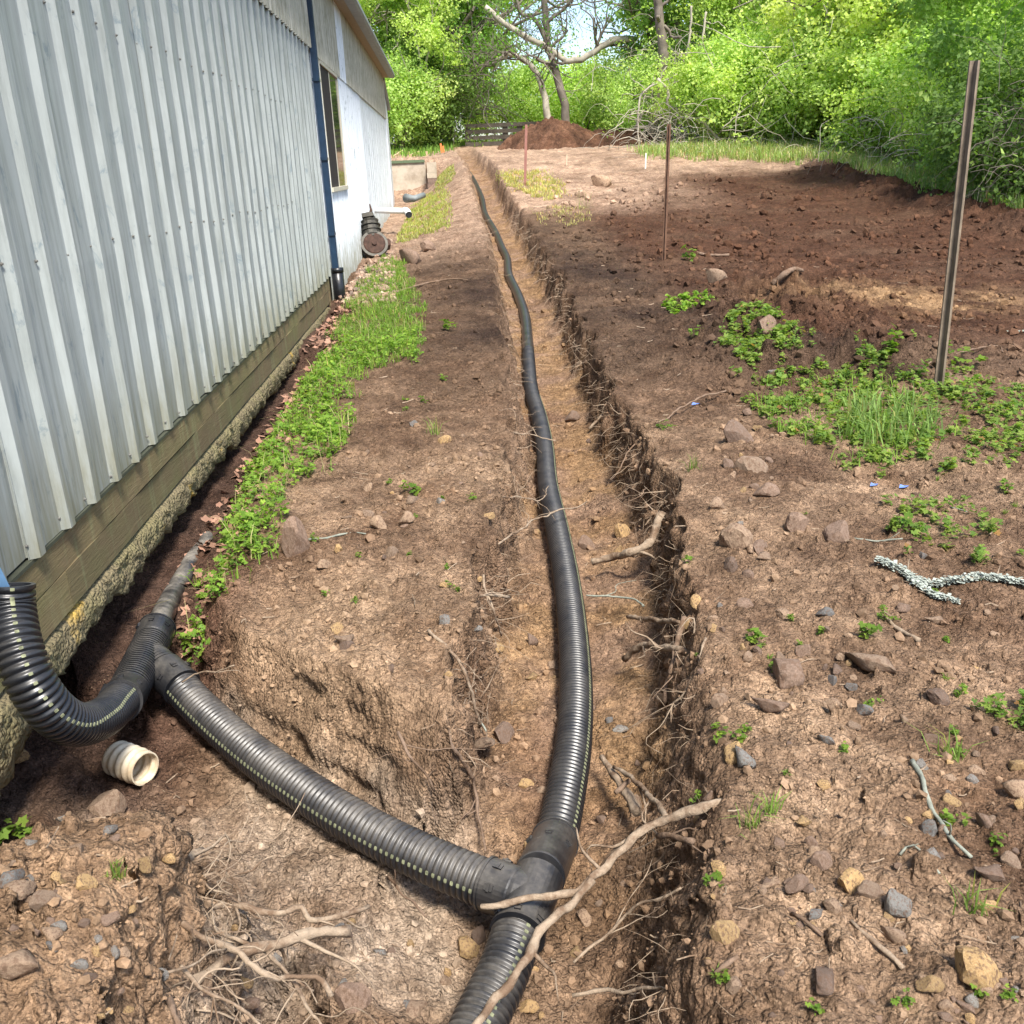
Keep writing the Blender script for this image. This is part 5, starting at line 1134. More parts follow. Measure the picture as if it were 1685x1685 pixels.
# single sprouts
def sgreens(rs, n): return greens(rs, n) * .72
def sprout(px, py, s, lab, grp=None, kind='herb'):
    p = at(px, py); r = size_at(p, s) / 2; n = 5; x = p[0] + rs.randn(n) * r * .35; y = p[1] + rs.randn(n) * r * .35
    b = herb(x - p[0], y - p[1], rs, max(.02, r * .9), r * .22, 7, greens) if False else None
    if kind == 'herb': b = herb(x, y, rs, max(.02, r * .8), max(.005, r * .22), 5, sgreens)
    else: b = blades(p[0] + rs.randn(26) * r * .35, p[1] + rs.randn(26) * r * .3, rs, r * 2.0, .0018, (.20, .30, .07), 1.2)
    b.V = [v - p for v in b.V]; return link('sprout', b.mesh('sprout', MAT['leaf']), None, tuple(p), lab, 'weed', grp)
for (px, py, s, lab, kd) in [(1095, 708, 34, 'small cut leaved weed on the right trench lip', 'herb'), (1200, 1212, 55, 'row of small round leaves on the lip above the grey flaggy stone', 'herb'), (1240, 1362, 50, 'bright tuft of grass near the right lip beside the long pale root', 'grass'),
    (1265, 1340, 40, 'second grass tuft just above the bright one', 'grass'), (1172, 1455, 45, 'pale withered weed hanging on the right lip', 'herb'), (680, 812, 44, 'two leaved seedling beside the flat pale stone', 'herb'), (775, 826, 24, 'tiny seedling close to the left trench lip', 'herb'),
    (735, 545, 44, 'straggly weed alone on the left bank', 'herb'), (715, 715, 34, 'small tuft halfway along the left bank', 'grass'), (25, 1385, 85, 'dandelion like leaves at the left edge on the mound', 'herb'), (190, 1445, 34, 'small sprig of moss green weed on the mound', 'grass'),
    (1570, 1357, 45, 'round clover leaves beside the lichen stick', 'herb'), (1635, 1395, 40, 'clover leaves below the flat brown stone', 'herb'), (1342, 1672, 28, 'pale sprout at the bottom edge right of the trench', 'herb'), (1490, 1655, 24, 'sprout between the orange rocks', 'herb'),
    (1433, 1165, 30, 'upright sprig below the large flat tan rock', 'herb'), (1490, 880, 60, 'feathery weed clump touching the thin white twig', 'herb'), (1415, 1050, 55, 'weed leaves above the large flat tan rock', 'herb'), (1250, 1060, 50, 'weed leaves above the brown slab', 'herb'),
    (1450, 1015, 36, 'yellow green sprout by the splintered stick', 'herb'), (1560, 1245, 50, 'dry grass tuft above the lichen stick', 'grass'), (1420, 1115, 1, 'x', ''), (1135, 930, 26, 'weed on the lip near the thick broken root', 'herb'), (1470, 580, 60, 'tall ferny weed left of the leaning post base', 'herb'), (1585, 600, 75, 'tall ferny weed right of the leaning post base', 'herb'),
    (1140, 775, 30, 'whitish dry tuft at the right lip', 'grass'), (1600, 1500, 60, 'dry root mat of grass near the rounded boulder', 'grass'), (1655, 810, 40, 'yellow green weed at the right edge above the branch', 'herb'), (670, 870, 1, 'x', ''), (520, 895, 24, 'green sprig at the end of the white lichen stick', 'herb'),
    (1130, 430, 45, 'green weed at the foot of the middle stake', 'herb'), (1145, 548, 30, 'sprout in front of the moss patch', 'herb'), (960, 345, 40, 'small bush of grass before the pale field', 'grass')]:
    if s > 1: sprout(px, py, s, lab, None, kd)
for q in range(30):
    px = 1140 + 540 * rs.rand(); py = 760 + 920 * rs.rand(); sprout(px, py, 6 + 10 * rs.rand(), 'tiny green seedling on the bare right bank', 'seedlings on the right bank', 'herb' if q % 3 else 'grass')
for q in range(14):
    px = 520 + 270 * rs.rand(); py = 620 + 400 * rs.rand(); sprout(px, py, 8 + 12 * rs.rand(), 'tiny green seedling on the bare left bank', 'seedlings on the left bank', 'herb')


# ------------------------------------------------------------------ posts, gate, gearbox and other things in the yard
M_RUST = bark_mat('rusty_steel', (.10, .055, .035), (.26, .15, .10), 40, (1, 1, .4)); M_PGREEN = bark_mat('green_post', (.12, .095, .07), (.34, .27, .20), 40, (1, 1, .3))
def tpost(base_px, top_px, yv, w, mat, label, name='fence_post', flange=True):
    a = aty(base_px[0], base_px[1], yv); g = gz(a[0], a[1]); a = np.array([a[0], a[1], g - .12]) if abs(g - a[2]) < .3 else a
    t = aty(top_px[0], top_px[1], yv + .02); root = empty(name, tuple(a), label, 'post'); d = nrm(t - a); e1 = nrm(np.cross(d, [0, 1, 0])); e2 = np.cross(d, e1); L = np.linalg.norm(t - a); R = np.array([e1, e2, d]).T
    b = MB(); b.box((-w / 2, -w * .09, 0), (w / 2, w * .09, L), R); link('flange', b.mesh('flange', mat), root)
    if flange:
        b = MB(); b.box((-w * .08, w * .09, 0), (w * .08, w * .75, L - .002), R); link('stem', b.mesh('stem', mat), root)
        b = MB(); k = int(L / .055)
        for i in range(k): b.box((-w * .16, -w * .22, .03 + i * .055), (w * .16, -w * .09, .05 + i * .055), R)
        link('studs', b.mesh('studs', mat), root, kind='stuff')
    return root
tpost((1543, 648), (1604, 100), 5.72, .062, M_PGREEN, 'tall leaning green brown metal post in the weeds at right')
tpost((1092, 430), (1101, 204), 12.9, .050, M_RUST, 'middle rusty metal stake at the near edge of the dark field')
tpost((863, 292), (866, 205), 23.6, .060, flat('rusty_pink_rod', (.30, .14, .11), .7, .2, 10), 'far pinkish rusty rod standing in sunlit grass before the dirt pile', 'stake', False)
M_OR = flat('orange_paint', (.75, .20, .06), .6, .1, 10)
for (bx, by, tx, ty, lab) in ((728, 262, 725, 236, 'left orange topped survey stake beyond the concrete wall'), (731, 262, 729, 240, 'right orange survey stake leaning beside its twin')):
    tpost((bx, by), (tx, ty), 31.5 + (tx % 2), .055, M_OR, lab, 'survey_stake', False)
tpost((1062 - 0, 264), (1063, 252), 25.5, .035, flat('white_stake', (.7, .68, .62), .7), 'tiny pale peg in front of the dirt pile', 'peg', False)
for (px, py, h, lab) in ((932, 262, 8, 'short pale peg at the foot of the dirt pile'),):
    tpost((px, py), (px + 1, py - h), 26.5, .03, flat('pale_wood', (.5, .42, .3), .8), lab, 'peg', False)
# board gate in the tree line
gy = 37.6
def gp(px, py): return aty(px, py, gy)
M_GATE = bark_mat('weathered_board', (.06, .05, .04), (.17, .145, .115), 8, (.3, 1, 1))
g = empty('board_gate', tuple(gp(805, 250)), 'dark weathered board gate in a gap of the trees left of the dirt pile', 'gate'); iv = Matrix.Translation(-g.location)
zb = gp(800, 250)[2]; xl, xr_ = gp(768, 230)[0], gp(856, 230)[0]
for k, py in enumerate((206, 216, 226, 236, 245)):
    z = gp(800, py)[2]; b = MB(); b.box((xl, gy - .02, z - .075), (xr_ + (1.0 if k == 0 else 0), gy + .02, z + .06)); x_ = link('rail', b.mesh('rail', M_GATE), g); x_.matrix_parent_inverse = iv
for px in (770, 832, 856):
    x0 = gp(px, 230)[0]; b = MB(); b.box((x0 - .10, gy + .02, zb - .5), (x0 + .10, gy + .16, gp(800, 203)[2])); x_ = link('post', b.mesh('post', M_GATE), g); x_.matrix_parent_inverse = iv
# dirt pile
def dirt_pile():
    n = 150; u = np.linspace(-1, 1, n); U, Vv = np.meshgrid(u, u); cx, cy = 4.95, 33.5; X = cx + U * 3.3; Y = cy + Vv * 2.6
    h = .95 * np.clip(1 - np.abs((X - 3.75) / 2.0) ** 1.3 - ((Y - cy) / 2.1) ** 2, 0, 1) ** .8
    h = np.maximum(h, .55 * np.clip(1 - np.abs((X - 6.1) / 1.9) ** 2 - ((Y - cy) / 1.7) ** 2, 0, 1) ** .7)
    cl, _ = clods(X, Y, .28, 151, .8, .2, .5); c2, _ = clods(X, Y, .12, 152, .8, .2, .5)
    Z = base(X, Y) - .12 + h + (.10 * fbm(X / .5, Y / .5, 153, 4) + cl * .7 + c2 * .7) * np.clip(h * 4, 0, 1)
    I = np.arange(n * n).reshape(n, n); Q = np.stack([I[:-1, :-1], I[:-1, 1:], I[1:, 1:], I[1:, :-1]], -1).reshape(-1, 4)
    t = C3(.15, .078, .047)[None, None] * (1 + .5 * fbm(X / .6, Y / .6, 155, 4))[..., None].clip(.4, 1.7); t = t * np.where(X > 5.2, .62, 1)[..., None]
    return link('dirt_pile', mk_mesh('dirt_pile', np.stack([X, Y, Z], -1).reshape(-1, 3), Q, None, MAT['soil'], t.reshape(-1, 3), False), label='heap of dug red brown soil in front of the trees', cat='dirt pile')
dirt_pile()
# concrete retaining wall, coping blocks and formwork boards
M_CW = NM('tan_concrete'); v = M_CW.coord(); n_ = M_CW.noise(2.2, 6, .7, v); M_CW = M_CW.fin(M_CW.mix(M_CW.ramp(n_, [(.4, (0, 0, 0)), (.65, (1, 1, 1))]), (.55, .47, .37), (.34, .28, .21)), .9, None, spec=.2)
wl_ = aty(640, 300, 29.9)[0]; wr_ = aty(702, 300, 29.9)[0]; zt = aty(680, 268, 29.9)[2]
cw = empty('retaining_wall', (wr_, 29.9, 1.2), 'stained tan concrete retaining wall beyond the shed end', 'wall'); iv = Matrix.Translation(-cw.location)
b = MB(); b.box((wl_ - 3, 29.78, .3), (wr_, 29.98, zt)); x_ = link('wall_face', b.mesh('wall_face', M_CW), cw); x_.matrix_parent_inverse = iv
b = MB(); b.box((wl_ - 3, 29.74, zt + .002), (wr_ - .02, 30.1, zt + .08)); x_ = link('coping', b.mesh('coping', flat('green_coping', (.12, .16, .09), .8)), cw); x_.matrix_parent_inverse = iv
px0 = aty(703, 290, 29.2)[0]; px1 = aty(719, 290, 29.2)[0]; z_ = [aty(710, q, 29.2)[2] for q in (310, 302, 293, 284, 267)]
for i in range(4):
    b = MB(); b.box((px0 + .01 * (i % 2), 28.9 - .05 * (i == 0), z_[i] + .004), (px1, 29.5 + .5, z_[i + 1])); x_ = link('block', b.mesh('block', M_CW if i > 1 else flat('dark_block', (.20, .14, .11), .9, .3)), cw); x_.matrix_parent_inverse = iv
M_BRD = flat('new_lumber', (.55, .40, .24), .75, .2, 3)
fw = empty('formwork', tuple(aty(690, 258, 32)), 'low timber formwork frame on the ground behind the concrete wall', 'formwork'); iv = Matrix.Translation(-fw.location)
def board(a, c, w=.05, h=.14):
    b = MB(); a = np.array(a); c = np.array(c); d = nrm(c - a); e = nrm(np.cross([0, 0, 1], d)); R = np.array([d, e, np.cross(d, e)]).T; b.box((0, -w / 2, -h / 2), (np.linalg.norm(c - a), w / 2, h / 2), R, org=a); x_ = link('board', b.mesh('board', M_BRD), fw); x_.matrix_parent_inverse = iv
board(aty(640, 262, 31), aty(724, 262, 31)); board(aty(650, 252.5, 34.5), aty(722, 252.5, 34.5)); board(aty(648, 260, 31.2), aty(664, 250, 34)); board(aty(676, 258, 31.4), aty(690, 252, 34)); board(aty(702, 261, 31.1), aty(702, 249, 31.12), .05, .05)
# white drain stub through the wall and a loose grey downspout boot
a = aty(616, 346, 19.2); a[0] = WX - .02; c = aty(666, 347, 19.2); dp = empty('wall_drain', tuple(a), 'white plastic drain stub sticking out of the shed wall', 'pipe'); iv = Matrix.Translation(-dp.location)
b = MB(); b.tube([a, c], .055, 16); x_ = link('tube', b.mesh('tube', flat('white_plastic', (.72, .72, .70), .4, .06), True), dp); x_.matrix_parent_inverse = iv
b = MB(); e = c + np.array([.05, -.02, -.02]); q = e + np.array([.03, -.12, -.05]); b.tube([c - np.array([.02, 0, 0]), c + np.array([.03, 0, 0]), e, q], .066, 16, False); x_ = link('elbow', b.mesh('elbow', flat('white_plastic_b', (.66, .66, .64), .4, .06), True), dp); x_.matrix_parent_inverse = iv
b = MB(); b.tube([q - np.array([0, -.01, 0]), q + np.array([.002, -.004, 0])], .058, 16); x_ = link('opening', b.mesh('opening', M_BLK), dp); x_.matrix_parent_inverse = iv
b = MB(); b.tube([aty(668, 326, 22.0), aty(681, 327, 21.8), aty(697, 321, 22.2)], [.10, .07, .06], 10); link('downspout_piece', b.mesh('downspout_piece', M_TRIM, True), label='loose grey downspout piece lying in the grass by the shed end', cat='downspout piece')
# old gearbox leaning against the white wall
gb_ = at(603, 424); gx = np.array([gb_[0] + .14, gb_[1], gb_[2]])
go = empty('gearbox', tuple(gx), 'old greasy vehicle gearbox standing on gravel against the white wall', 'gearbox')
iv = Matrix.Translation(-go.location); _lk = link
def link_g(n_, me_, p_):
    o_ = _lk(n_, me_, p_); o_.matrix_parent_inverse = iv; return o_
ax = nrm(np.array([-.10, .42, 1.0])); fx = nrm(np.cross([0, 1, 0.0], ax)); fy = np.cross(ax, fx); K = size_at(gx, 82) / 1.0
M_GB = flat('greasy_alloy', (.055, .050, .040), .55, .6, 14, .3, .4); M_GR = flat('rusty_iron', (.06, .032, .022), .8, .5, 20)
def lath(b, prof, n=20, cx=0, cy=0): b.tube([gx + ax * (z * K) + fx * cx * K + fy * cy * K for z, r in prof], [r * K for z, r in prof], n)
b = MB(); bell = nrm(np.array([.12, -.80, .45])); c0 = gx + np.array([0, 0, .24 * K]); 
b.tube([c0 + bell * K * .10, c0 + bell * K * .06, c0 - bell * K * .02, c0 - bell * K * .22], [.27 * K, .285 * K, .27 * K, .17 * K], 22); link_g('bell_housing', b.mesh('bell_housing', M_GB), go)
b = MB(); b.tube([c0 + bell * K * .10, c0 + bell * K * .115], [.22 * K, .20 * K], 22); b.tube([c0 + bell * K * .11, c0 + bell * K * .15], .05 * K, 12); link_g('clutch_plate', b.mesh('clutch_plate', M_GR), go)
b = MB(); lath(b, [(.34, .17), (.40, .20), (.44, .19), (.60, .18), (.72, .165), (.76, .18), (.80, .13), (.92, .08)], 14); link_g('gear_case', b.mesh('gear_case', M_GB), go)
for q in range(3):
    b = MB(); lath(b, [(.45 + q * .1, .205), (.47 + q * .1, .205)], 14); link_g('case_flange', b.mesh('case_flange', M_GB), go)
b = MB(); b.box((-.13 * K, -.16 * K, .80 * K), (.10 * K, -.02 * K, .88 * K), np.array([fx, fy, ax]).T, org=gx); link_g('shift_cover', b.mesh('shift_cover', M_GB), go)
b = MB(); b.tube([gx + ax * K * .86 + fx * .02 * K, gx + ax * K * .98 + fx * .06 * K, gx + ax * K * 1.10 + fx * .05 * K], [.05 * K, .025 * K, .012 * K], 10); link_g('shift_lever', b.mesh('shift_lever', M_GR), go)
b = MB(); c1 = c0 + np.array([.25 * K, .05, .0]); b.tube([c1 - bell * .1 * K, c1 + bell * .12 * K], .075 * K, 12); link_g('starter_mount', b.mesh('starter_mount', M_GR), go)
# blue plastic scraps
M_BS = flat('blue_scrap', (.16, .26, .62), .5, .1)
for (px, py, w, lab) in ((1487, 805, 12, 'torn blue plastic scrap at the weed edge'), (1438, 803, 10, 'blue scrap left of the torn one'), (1145, 666, 11, 'small pale blue scrap near the trench lip')):
    p = at(px, py, .006); r = size_at(p, w) / 2; V = [p + np.array([r * math.cos(k * 1.05 + .3) * (1 + .4 * (k % 2)), r * math.sin(k * 1.05) * (1 - .3 * (k % 2)), .006 * (k % 3)]) for k in range(6)]; V += [q - np.array([0, 0, .0015]) for q in V]
    me = bpy.data.meshes.new('plastic_scrap'); me.from_pydata([tuple(q) for q in V], [], [(0, 1, 2, 3, 4, 5), (11, 10, 9, 8, 7, 6)] + [(k, (k + 1) % 6, (k + 1) % 6 + 6, k + 6)[::-1] for k in range(6)]); me.materials.append(M_BS); link('plastic_scrap', me, label=lab, cat='litter')

# ------------------------------------------------------------------ trees and shrubs
def skel(b, p, d, L, r, depth, rs, ends, up=.15, spread=.7, n=6, minr=.006, segs=5):
    P = [p]; q = d
    for k in range(segs): q = nrm(q + .22 * rs.randn(3) + np.array([0, 0, up * .3])); P.append(P[-1] + q * L / segs)
    P = np.array(P); b.tube(P, np.linspace(r, max(r * .55, minr), len(P)), max(4, n), False); 
    if depth <= 0: ends.append(P[-1]); ends.append(P[-2]); return
    for k in range(3 if depth > 1 else 3):
        i = rs.randint(2, len(P)); dd = nrm(q + spread * rs.randn(3) + np.array([0, 0, up])); skel(b, P[i], dd, L * (.55 + .25 * rs.rand()), r * .5, depth - 1, rs, ends, up, spread, max(4, n - 1), minr, 4)
def crown_mesh(seed, rad, zc, clumps, per, size, tints, shell=.55, cr=(.45, .9), squash=.75, extra=None, tufty=0):
    rs = np.random.RandomState(seed); rad = np.array(rad, float)
    D = nrows(rs.randn(clumps, 3)); rr = shell + (1 - shell) * rs.rand(clumps) ** .6; Cc = D * rr[:, None] * rad + np.array([0, 0, zc])
    if extra is not None: Cc = np.vstack([Cc, extra])
    Cc[:, 2] = np.maximum(Cc[:, 2], .25); nC = len(Cc); R = cr[0] + (cr[1] - cr[0]) * rs.rand(nC)
    k = rs.randint(nC, size=clumps * per); d = nrows(rs.randn(len(k), 3)); P = Cc[k] + d * (R[k] * rs.rand(len(k)) ** .45)[:, None] * np.array([1, 1, squash])
    N = nrows(d * .8 + rs.randn(len(k), 3) * .7 + np.array([0, 0, .5])); U = nrows(np.cross(N, rs.randn(len(k), 3))); Wv = np.cross(N, U); s = size * (.6 + .8 * rs.rand(len(k)))
    T_ = np.asarray(tints); ct = rs.rand(nC); c = T_[0] * (1 - ct[k])[:, None] + T_[1] * ct[k][:, None]; c = c * (.84 + .32 * rs.rand(len(k)))[:, None]
    ns = clumps; m_ = 34; d0 = nrows(rs.randn(ns, 3) + np.array([0, 0, .35])); st_ = Cc[rs.randint(nC, size=ns)] + d0 * .3; ln = .5 + 1.1 * rs.rand(ns); tt = rs.rand(ns, m_)
    cv = rs.randn(ns, 3) * .35; Q_ = st_[:, None] + d0[:, None] * (ln[:, None] * tt)[..., None] + cv[:, None] * (tt ** 2)[..., None] + rs.randn(ns, m_, 3) * .06
    Q_ = Q_.reshape(-1, 3); Q_[:, 2] = np.maximum(Q_[:, 2], .15); N2 = nrows(rs.randn(len(Q_), 3) + np.array([0, 0, .5])); U2 = nrows(np.cross(N2, rs.randn(len(Q_), 3))); s2 = size * (.6 + .8 * rs.rand(len(Q_)))
    t2 = rs.rand(len(Q_))[:, None]; c2 = (T_[0] * (1 - t2) + T_[1] * t2) * (.85 + .4 * rs.rand(len(Q_)))[:, None]
    P = np.vstack([P, Q_]); U = np.vstack([U, U2]); Wv = np.vstack([Wv, np.cross(N2, U2)]); s = np.concatenate([s, s2]); c = np.vstack([c, c2])
    V, T, C = rhombi(P, U, Wv, s, s * .36, c, .2); return V, T, C
PRO = {}
DK = [(.17, .29, .07), (.32, .47, .13)]; MD = [(.32, .47, .12), (.52, .66, .22)]; BRI = [(.40, .54, .12), (.62, .70, .26)]; YL = [(.46, .56, .14), (.66, .70, .28)]; DRK2 = [(.11, .19, .05), (.20, .30, .08)]

SPEC = {  # radii, centre height, clumps, leaves per clump, leaf size, tints, trunk height, trunk radius, depth
 'broad_dark': ((3.3, 3.0, 3.8), 5.4, 110, 270, .125, DK, 4.5, .20), 'broad_mid': ((3.0, 2.6, 4.0), 5.0, 90, 280, .125, MD, 4.5, .16), 'bright': ((2.7, 2.4, 3.4), 4.4, 80, 290, .11, BRI, 3.5, .11),
 'yellow': ((2.3, 2.1, 2.6), 3.2, 66, 270, .10, YL, 2.5, .08), 'shrub': ((1.7, 1.4, 1.3), 1.3, 50, 220, .08, MD, 1.2, .05), 'shrub_bright': ((1.8, 1.5, 1.25), 1.25, 50, 220, .08, BRI, 1.2, .05), 'shrub_dark': ((1.6, 1.4, 1.4), 1.4, 50, 220, .08, DRK2, 1.2, .05),
 'sparse': ((2.6, 2.4, 3.4), 5.0, 70, 60, .11, MD, 4.8, .13)}
def proto(kind):
    if kind not in PRO:
        sp = SPEC[kind]; sd_ = sum(map(ord, kind)); rs = np.random.RandomState(sd_); b = MB(); ends = []; d = nrm([.1 * rs.randn(), .1 * rs.randn(), 1])
        skel(b, np.array([0, 0, -.2]), d, sp[6], sp[7], 3, rs, ends, .35, .75); ends = np.array(ends)
        V, T, C = crown_mesh(sd_, sp[0], sp[1], sp[2], sp[3], sp[4], sp[5], cr=(.35, .35 + .2 * sp[0][0]), extra=ends if kind == 'sparse' else None)
        PRO[kind] = (mk_mesh('crown', V, None, T, MAT['leaf'], C), b.mesh('trunk', MAT['bark' if kind != 'bright' else 'bark_p'], True))
    return PRO[kind]
def tree(kind, x, y, s, label, rot=0, grp=None, cat=None, dz=0, sz=None):
    cm, tm = proto(kind); nm = 'shrub' if 'shrub' in kind else 'tree'; z = float(base(np.array(x), np.array(y))) + dz
    r = empty(nm, (x, y, z), label, cat or nm, grp, rot); r.scale = (s, s, sz or s); link('trunk', tm, r); link('crown', cm, r); return r
def X(px, y): return aty(px, 250, y)[0]
SHL = ['mid green shrub behind the brush pile left of the ivy covered tree', 'bright shrub just right of the brush pile', 'mid green shrub above the left tip of the edge grass', 'bright shrub second from the brush pile', 'mid green shrub left of the centre of the edge grass', 'bright shrub over the centre of the edge grass',
 'mid green shrub behind the bleached cut brush', 'bright shrub over the right part of the edge grass', 'mid green shrub behind the left end of the dark soil ridge', 'bright shrub above the dark soil ridge', 'mid green shrub left of the leaning post', 'bright shrub behind the leaning post foot line',
 'mid green shrub just right of the leaning post', 'dark shrub between the leaning post and the overhanging tree', 'dark shrub under the overhanging tree at the right edge', 'dark low shrub outermost at the right edge', 'tall mid green shrub behind the centre of the bank', 'tall mid green shrub behind the ridge of dark soil',
 'tall mid green shrub behind the leaning post', 'tall mid green shrub behind the left end of the bank', 'tall shrub in the gap right of the leaning post', 'green shrub past the right edge beside the dark ones', 'bright shrub past the right edge behind the others']
for (k, px, y, s, lab, rot) in [
    ('bright', 590, 46, 1.5, 'pale yellow green tree rising right behind the shed roof', 0), ('broad_dark', 690, 40, 1.05, 'large dark green tree left of the gate', 1.0), ('broad_mid', 738, 46, 1.35, 'mid green tree directly above the gate', 2.0),
    ('bright', 655, 36.5, .85, 'light green tree at the end corner of the shed', 3.1), ('broad_dark', 715, 44, 1.35, 'tallest dark tree behind the gate side trees', 4.0), ('bright', 800, 56, .75, 'sunlit tree seen through the gate gap', 5.0),
    ('shrub_dark', 668, 37, 1.1, 'dark shrub behind the formwork', .5), ('shrub_dark', 718, 38.2, 1.3, 'dark shrub behind the orange survey stakes', 1.5), ('shrub_dark', 742, 41.5, 1.2, 'dark shrub at the left gate post', 2.5), ('shrub', 640, 36, 1.2, 'green shrub nearest the shed corner', 3.5),
    ('shrub', 880, 42.5, 1.2, 'shrub at the right end of the gate', .8), ('shrub_bright', 890, 44, 1.15, 'bright shrub behind the two leaning trunks', 1.8), ('shrub', 955, 43, 1.15, 'green shrub right of the dark leaning trunk', 2.8), ('shrub_bright', 1010, 44, 1.1, 'sunlit shrub under the sky gap', 3.8),
    ('shrub', 1040, 38, 1.3, 'shrub left of the ivy covered tree', 4.8), ('shrub_bright', 975, 58, 1.45, 'hazy light tree top far beyond the sky gap', .3), ('broad_dark', 1140, 37, .92, 'ivy covered dark tree hung with bare vines', 5.5), ('broad_mid', 1190, 39, 1.15, 'leafy tree right of the ivy covered tree', .2),
    ('bright', 1225, 34, .95, 'bright tree behind the left end of the grass strip', 1.2), ('bright', 1300, 33, 1.15, 'bright tall tree with bare stems in the right bank', 2.2), ('yellow', 1370, 30, 1.2, 'yellow green sunlit tree in the middle of the right bank', 3.2), ('bright', 1440, 30, 1.15, 'bright tree left of the leaning post top', 4.2),
    ('yellow', 1500, 27, 1.25, 'yellow green tree behind the leaning post', 5.2), ('bright', 1570, 28, 1.2, 'bright tree right of the leaning post top', .7), ('broad_mid', 1260, 45, 1.5, 'tall tree behind the right bank', 1.7), ('broad_mid', 1420, 42, 1.5, 'tall mid green tree far behind the right bank', 2.7),
    ('broad_mid', 1560, 40, 1.5, 'tall tree far behind the leaning post', 3.7), ('broad_dark', 1680, 19.5, .85, 'dark tree overhanging the right edge', 4.4), ('broad_mid', 1760, 24, 1.2, 'tree beyond the right edge behind the dark tree', 5.1), ('broad_dark', 1850, 30, 1.4, 'large tree past the right side of the clearing', 1.1),
    ('broad_mid', 520, 48, 1.6, 'tree hidden mostly by the shed roof', .2), ('broad_dark', 420, 50, 1.7, 'dark tree behind the shed roof', 3), ('bright', 1650, 33, 1.5, 'sunlit tree between the dark tree and the leaning post', 1.4)]:
    tree(k, X(px, y), y, s, lab, rot)
for q, (px, y, k, s) in enumerate([(1075, 33.5, 'shrub', 1.0), (1170, 31.5, 'shrub_bright', 1.1), (1215, 31, 'shrub', 1.2), (1255, 30.5, 'shrub_bright', 1.2), (1295, 30, 'shrub', 1.2), (1335, 29.5, 'shrub_bright', 1.2), (1378, 28.5, 'shrub', 1.2), (1415, 27.5, 'shrub_bright', 1.3),
        (1455, 26.5, 'shrub', 1.2), (1490, 25.5, 'shrub_bright', 1.2), (1530, 24.5, 'shrub', 1.1), (1570, 23, 'shrub_bright', 1.0), (1605, 21, 'shrub', .95), (1640, 19, 'shrub_dark', .95), (1680, 17.3, 'shrub_dark', .95), (1720, 16.4, 'shrub_dark', 1.0), (1330, 33, 'shrub', 1.7), (1450, 31, 'shrub', 1.7), (1545, 28, 'shrub', 1.6), (1240, 35, 'shrub', 1.7), (1610, 24.5, 'shrub', 1.4), (1780, 18, 'shrub', 1.3), (1850, 21, 'shrub_bright', 1.5)]):
    tree(k, X(px, y), y, s, SHL[q], q * 1.3, 'shrubs of the bank behind the cleared field')
for q in range(9):   # distant woodland so the horizon closes everywhere
    x_ = -45 + q * 14; tree('broad_mid' if q % 2 else 'broad_dark', x_, 70 + 4 * (q % 3), 1.7 if not (10 < x_ < 20) else .35, 'tree of the distant wood behind the yard', q * 1.1, 'trees of the distant wood')
# old fruit tree with two stems and the long sawn limb
def fruit_tree():
    y0 = 37.0; W_ = lambda px, py, dy=0: aty(px, py, y0 + dy)
    r = empty('fruit_tree', tuple(W_(920, 250)), 'old two stemmed fruit tree with one long bare sawn off limb against the sky', 'tree'); iv = Matrix.Translation(-r.location); rs = np.random.RandomState(5); ends = []
    def limb(name, pts, r0, r1, mat='bark', tw=5):
        P = spline([W_(*p) for p in pts], .25); P = P + rs.randn(*P.shape) * .02; b = MB(); b.tube(P, np.linspace(r0, r1, len(P)), 9, True, None, .06, 3)
        o = link(name, b.mesh(name, MAT[mat], True), r); o.matrix_parent_inverse = iv; b = MB()
        for q in range(tw):
            i = rs.randint(len(P) // 3, len(P)); skel(b, P[i], nrm(rs.randn(3) + np.array([0, 0, .3])), .9 + rs.rand() * 1.0, r1 * .5, 2, rs, ends, .15, .8, 5, .008)
        if tw: o = link('twigs', b.mesh('twigs', MAT['bark'], True), r, kind='stuff'); o.matrix_parent_inverse = iv
    limb('trunk', [(906, 262), (905, 222), (901, 185), (892, 145), (880, 115), (862, 100), (840, 90), (815, 100)], .16, .07, 'bark_p', 7)
    limb('trunk', [(936, 262), (933, 215), (927, 165), (915, 120), (903, 80), (899, 40), (895, 0), (893, -60)], .17, .10, 'bark', 5)
    limb('limb', [(800, 10), (830, 38), (862, 60), (890, 72), (912, 84), (928, 98), (952, 98), (972, 90), (990, 78), (1008, 66), (1030, 64), (1044, 66)], .09, .12, 'bark_p', 6)
    limb('branch', [(903, 80), (890, 45), (872, 26), (855, 22), (850, -10)], .09, .05, 'bark', 7)
    limb('branch', [(880, 115), (850, 92), (822, 88), (800, 105), (785, 125)], .07, .03, 'bark', 9)
    limb('branch', [(899, 40), (930, 10), (960, -20), (990, -40)], .06, .03, 'bark', 9)
    limb('branch', [(1120, 60), (1060, 25), (1010, 5), (960, 0)], .05, .02, 'bark', 9)
    E_ = np.array(ends); k = rs.randint(len(E_), size=3600); n = len(k); P = E_[k] + rs.randn(n, 3) * .22; N = nrows(rs.randn(n, 3)); U = nrows(np.cross(N, rs.randn(n, 3))); s = .09 * (.6 + .8 * rs.rand(n)); c = np.array([.13, .27, .045]) * (.6 + .9 * rs.rand(n))[:, None]
    V, T, C = rhombi(P, U, np.cross(N, U), s, s * .35, c, .2); o = link('crown', mk_mesh('crown', V, None, T, MAT['leaf'], C), r); o.matrix_parent_inverse = iv
fruit_tree()
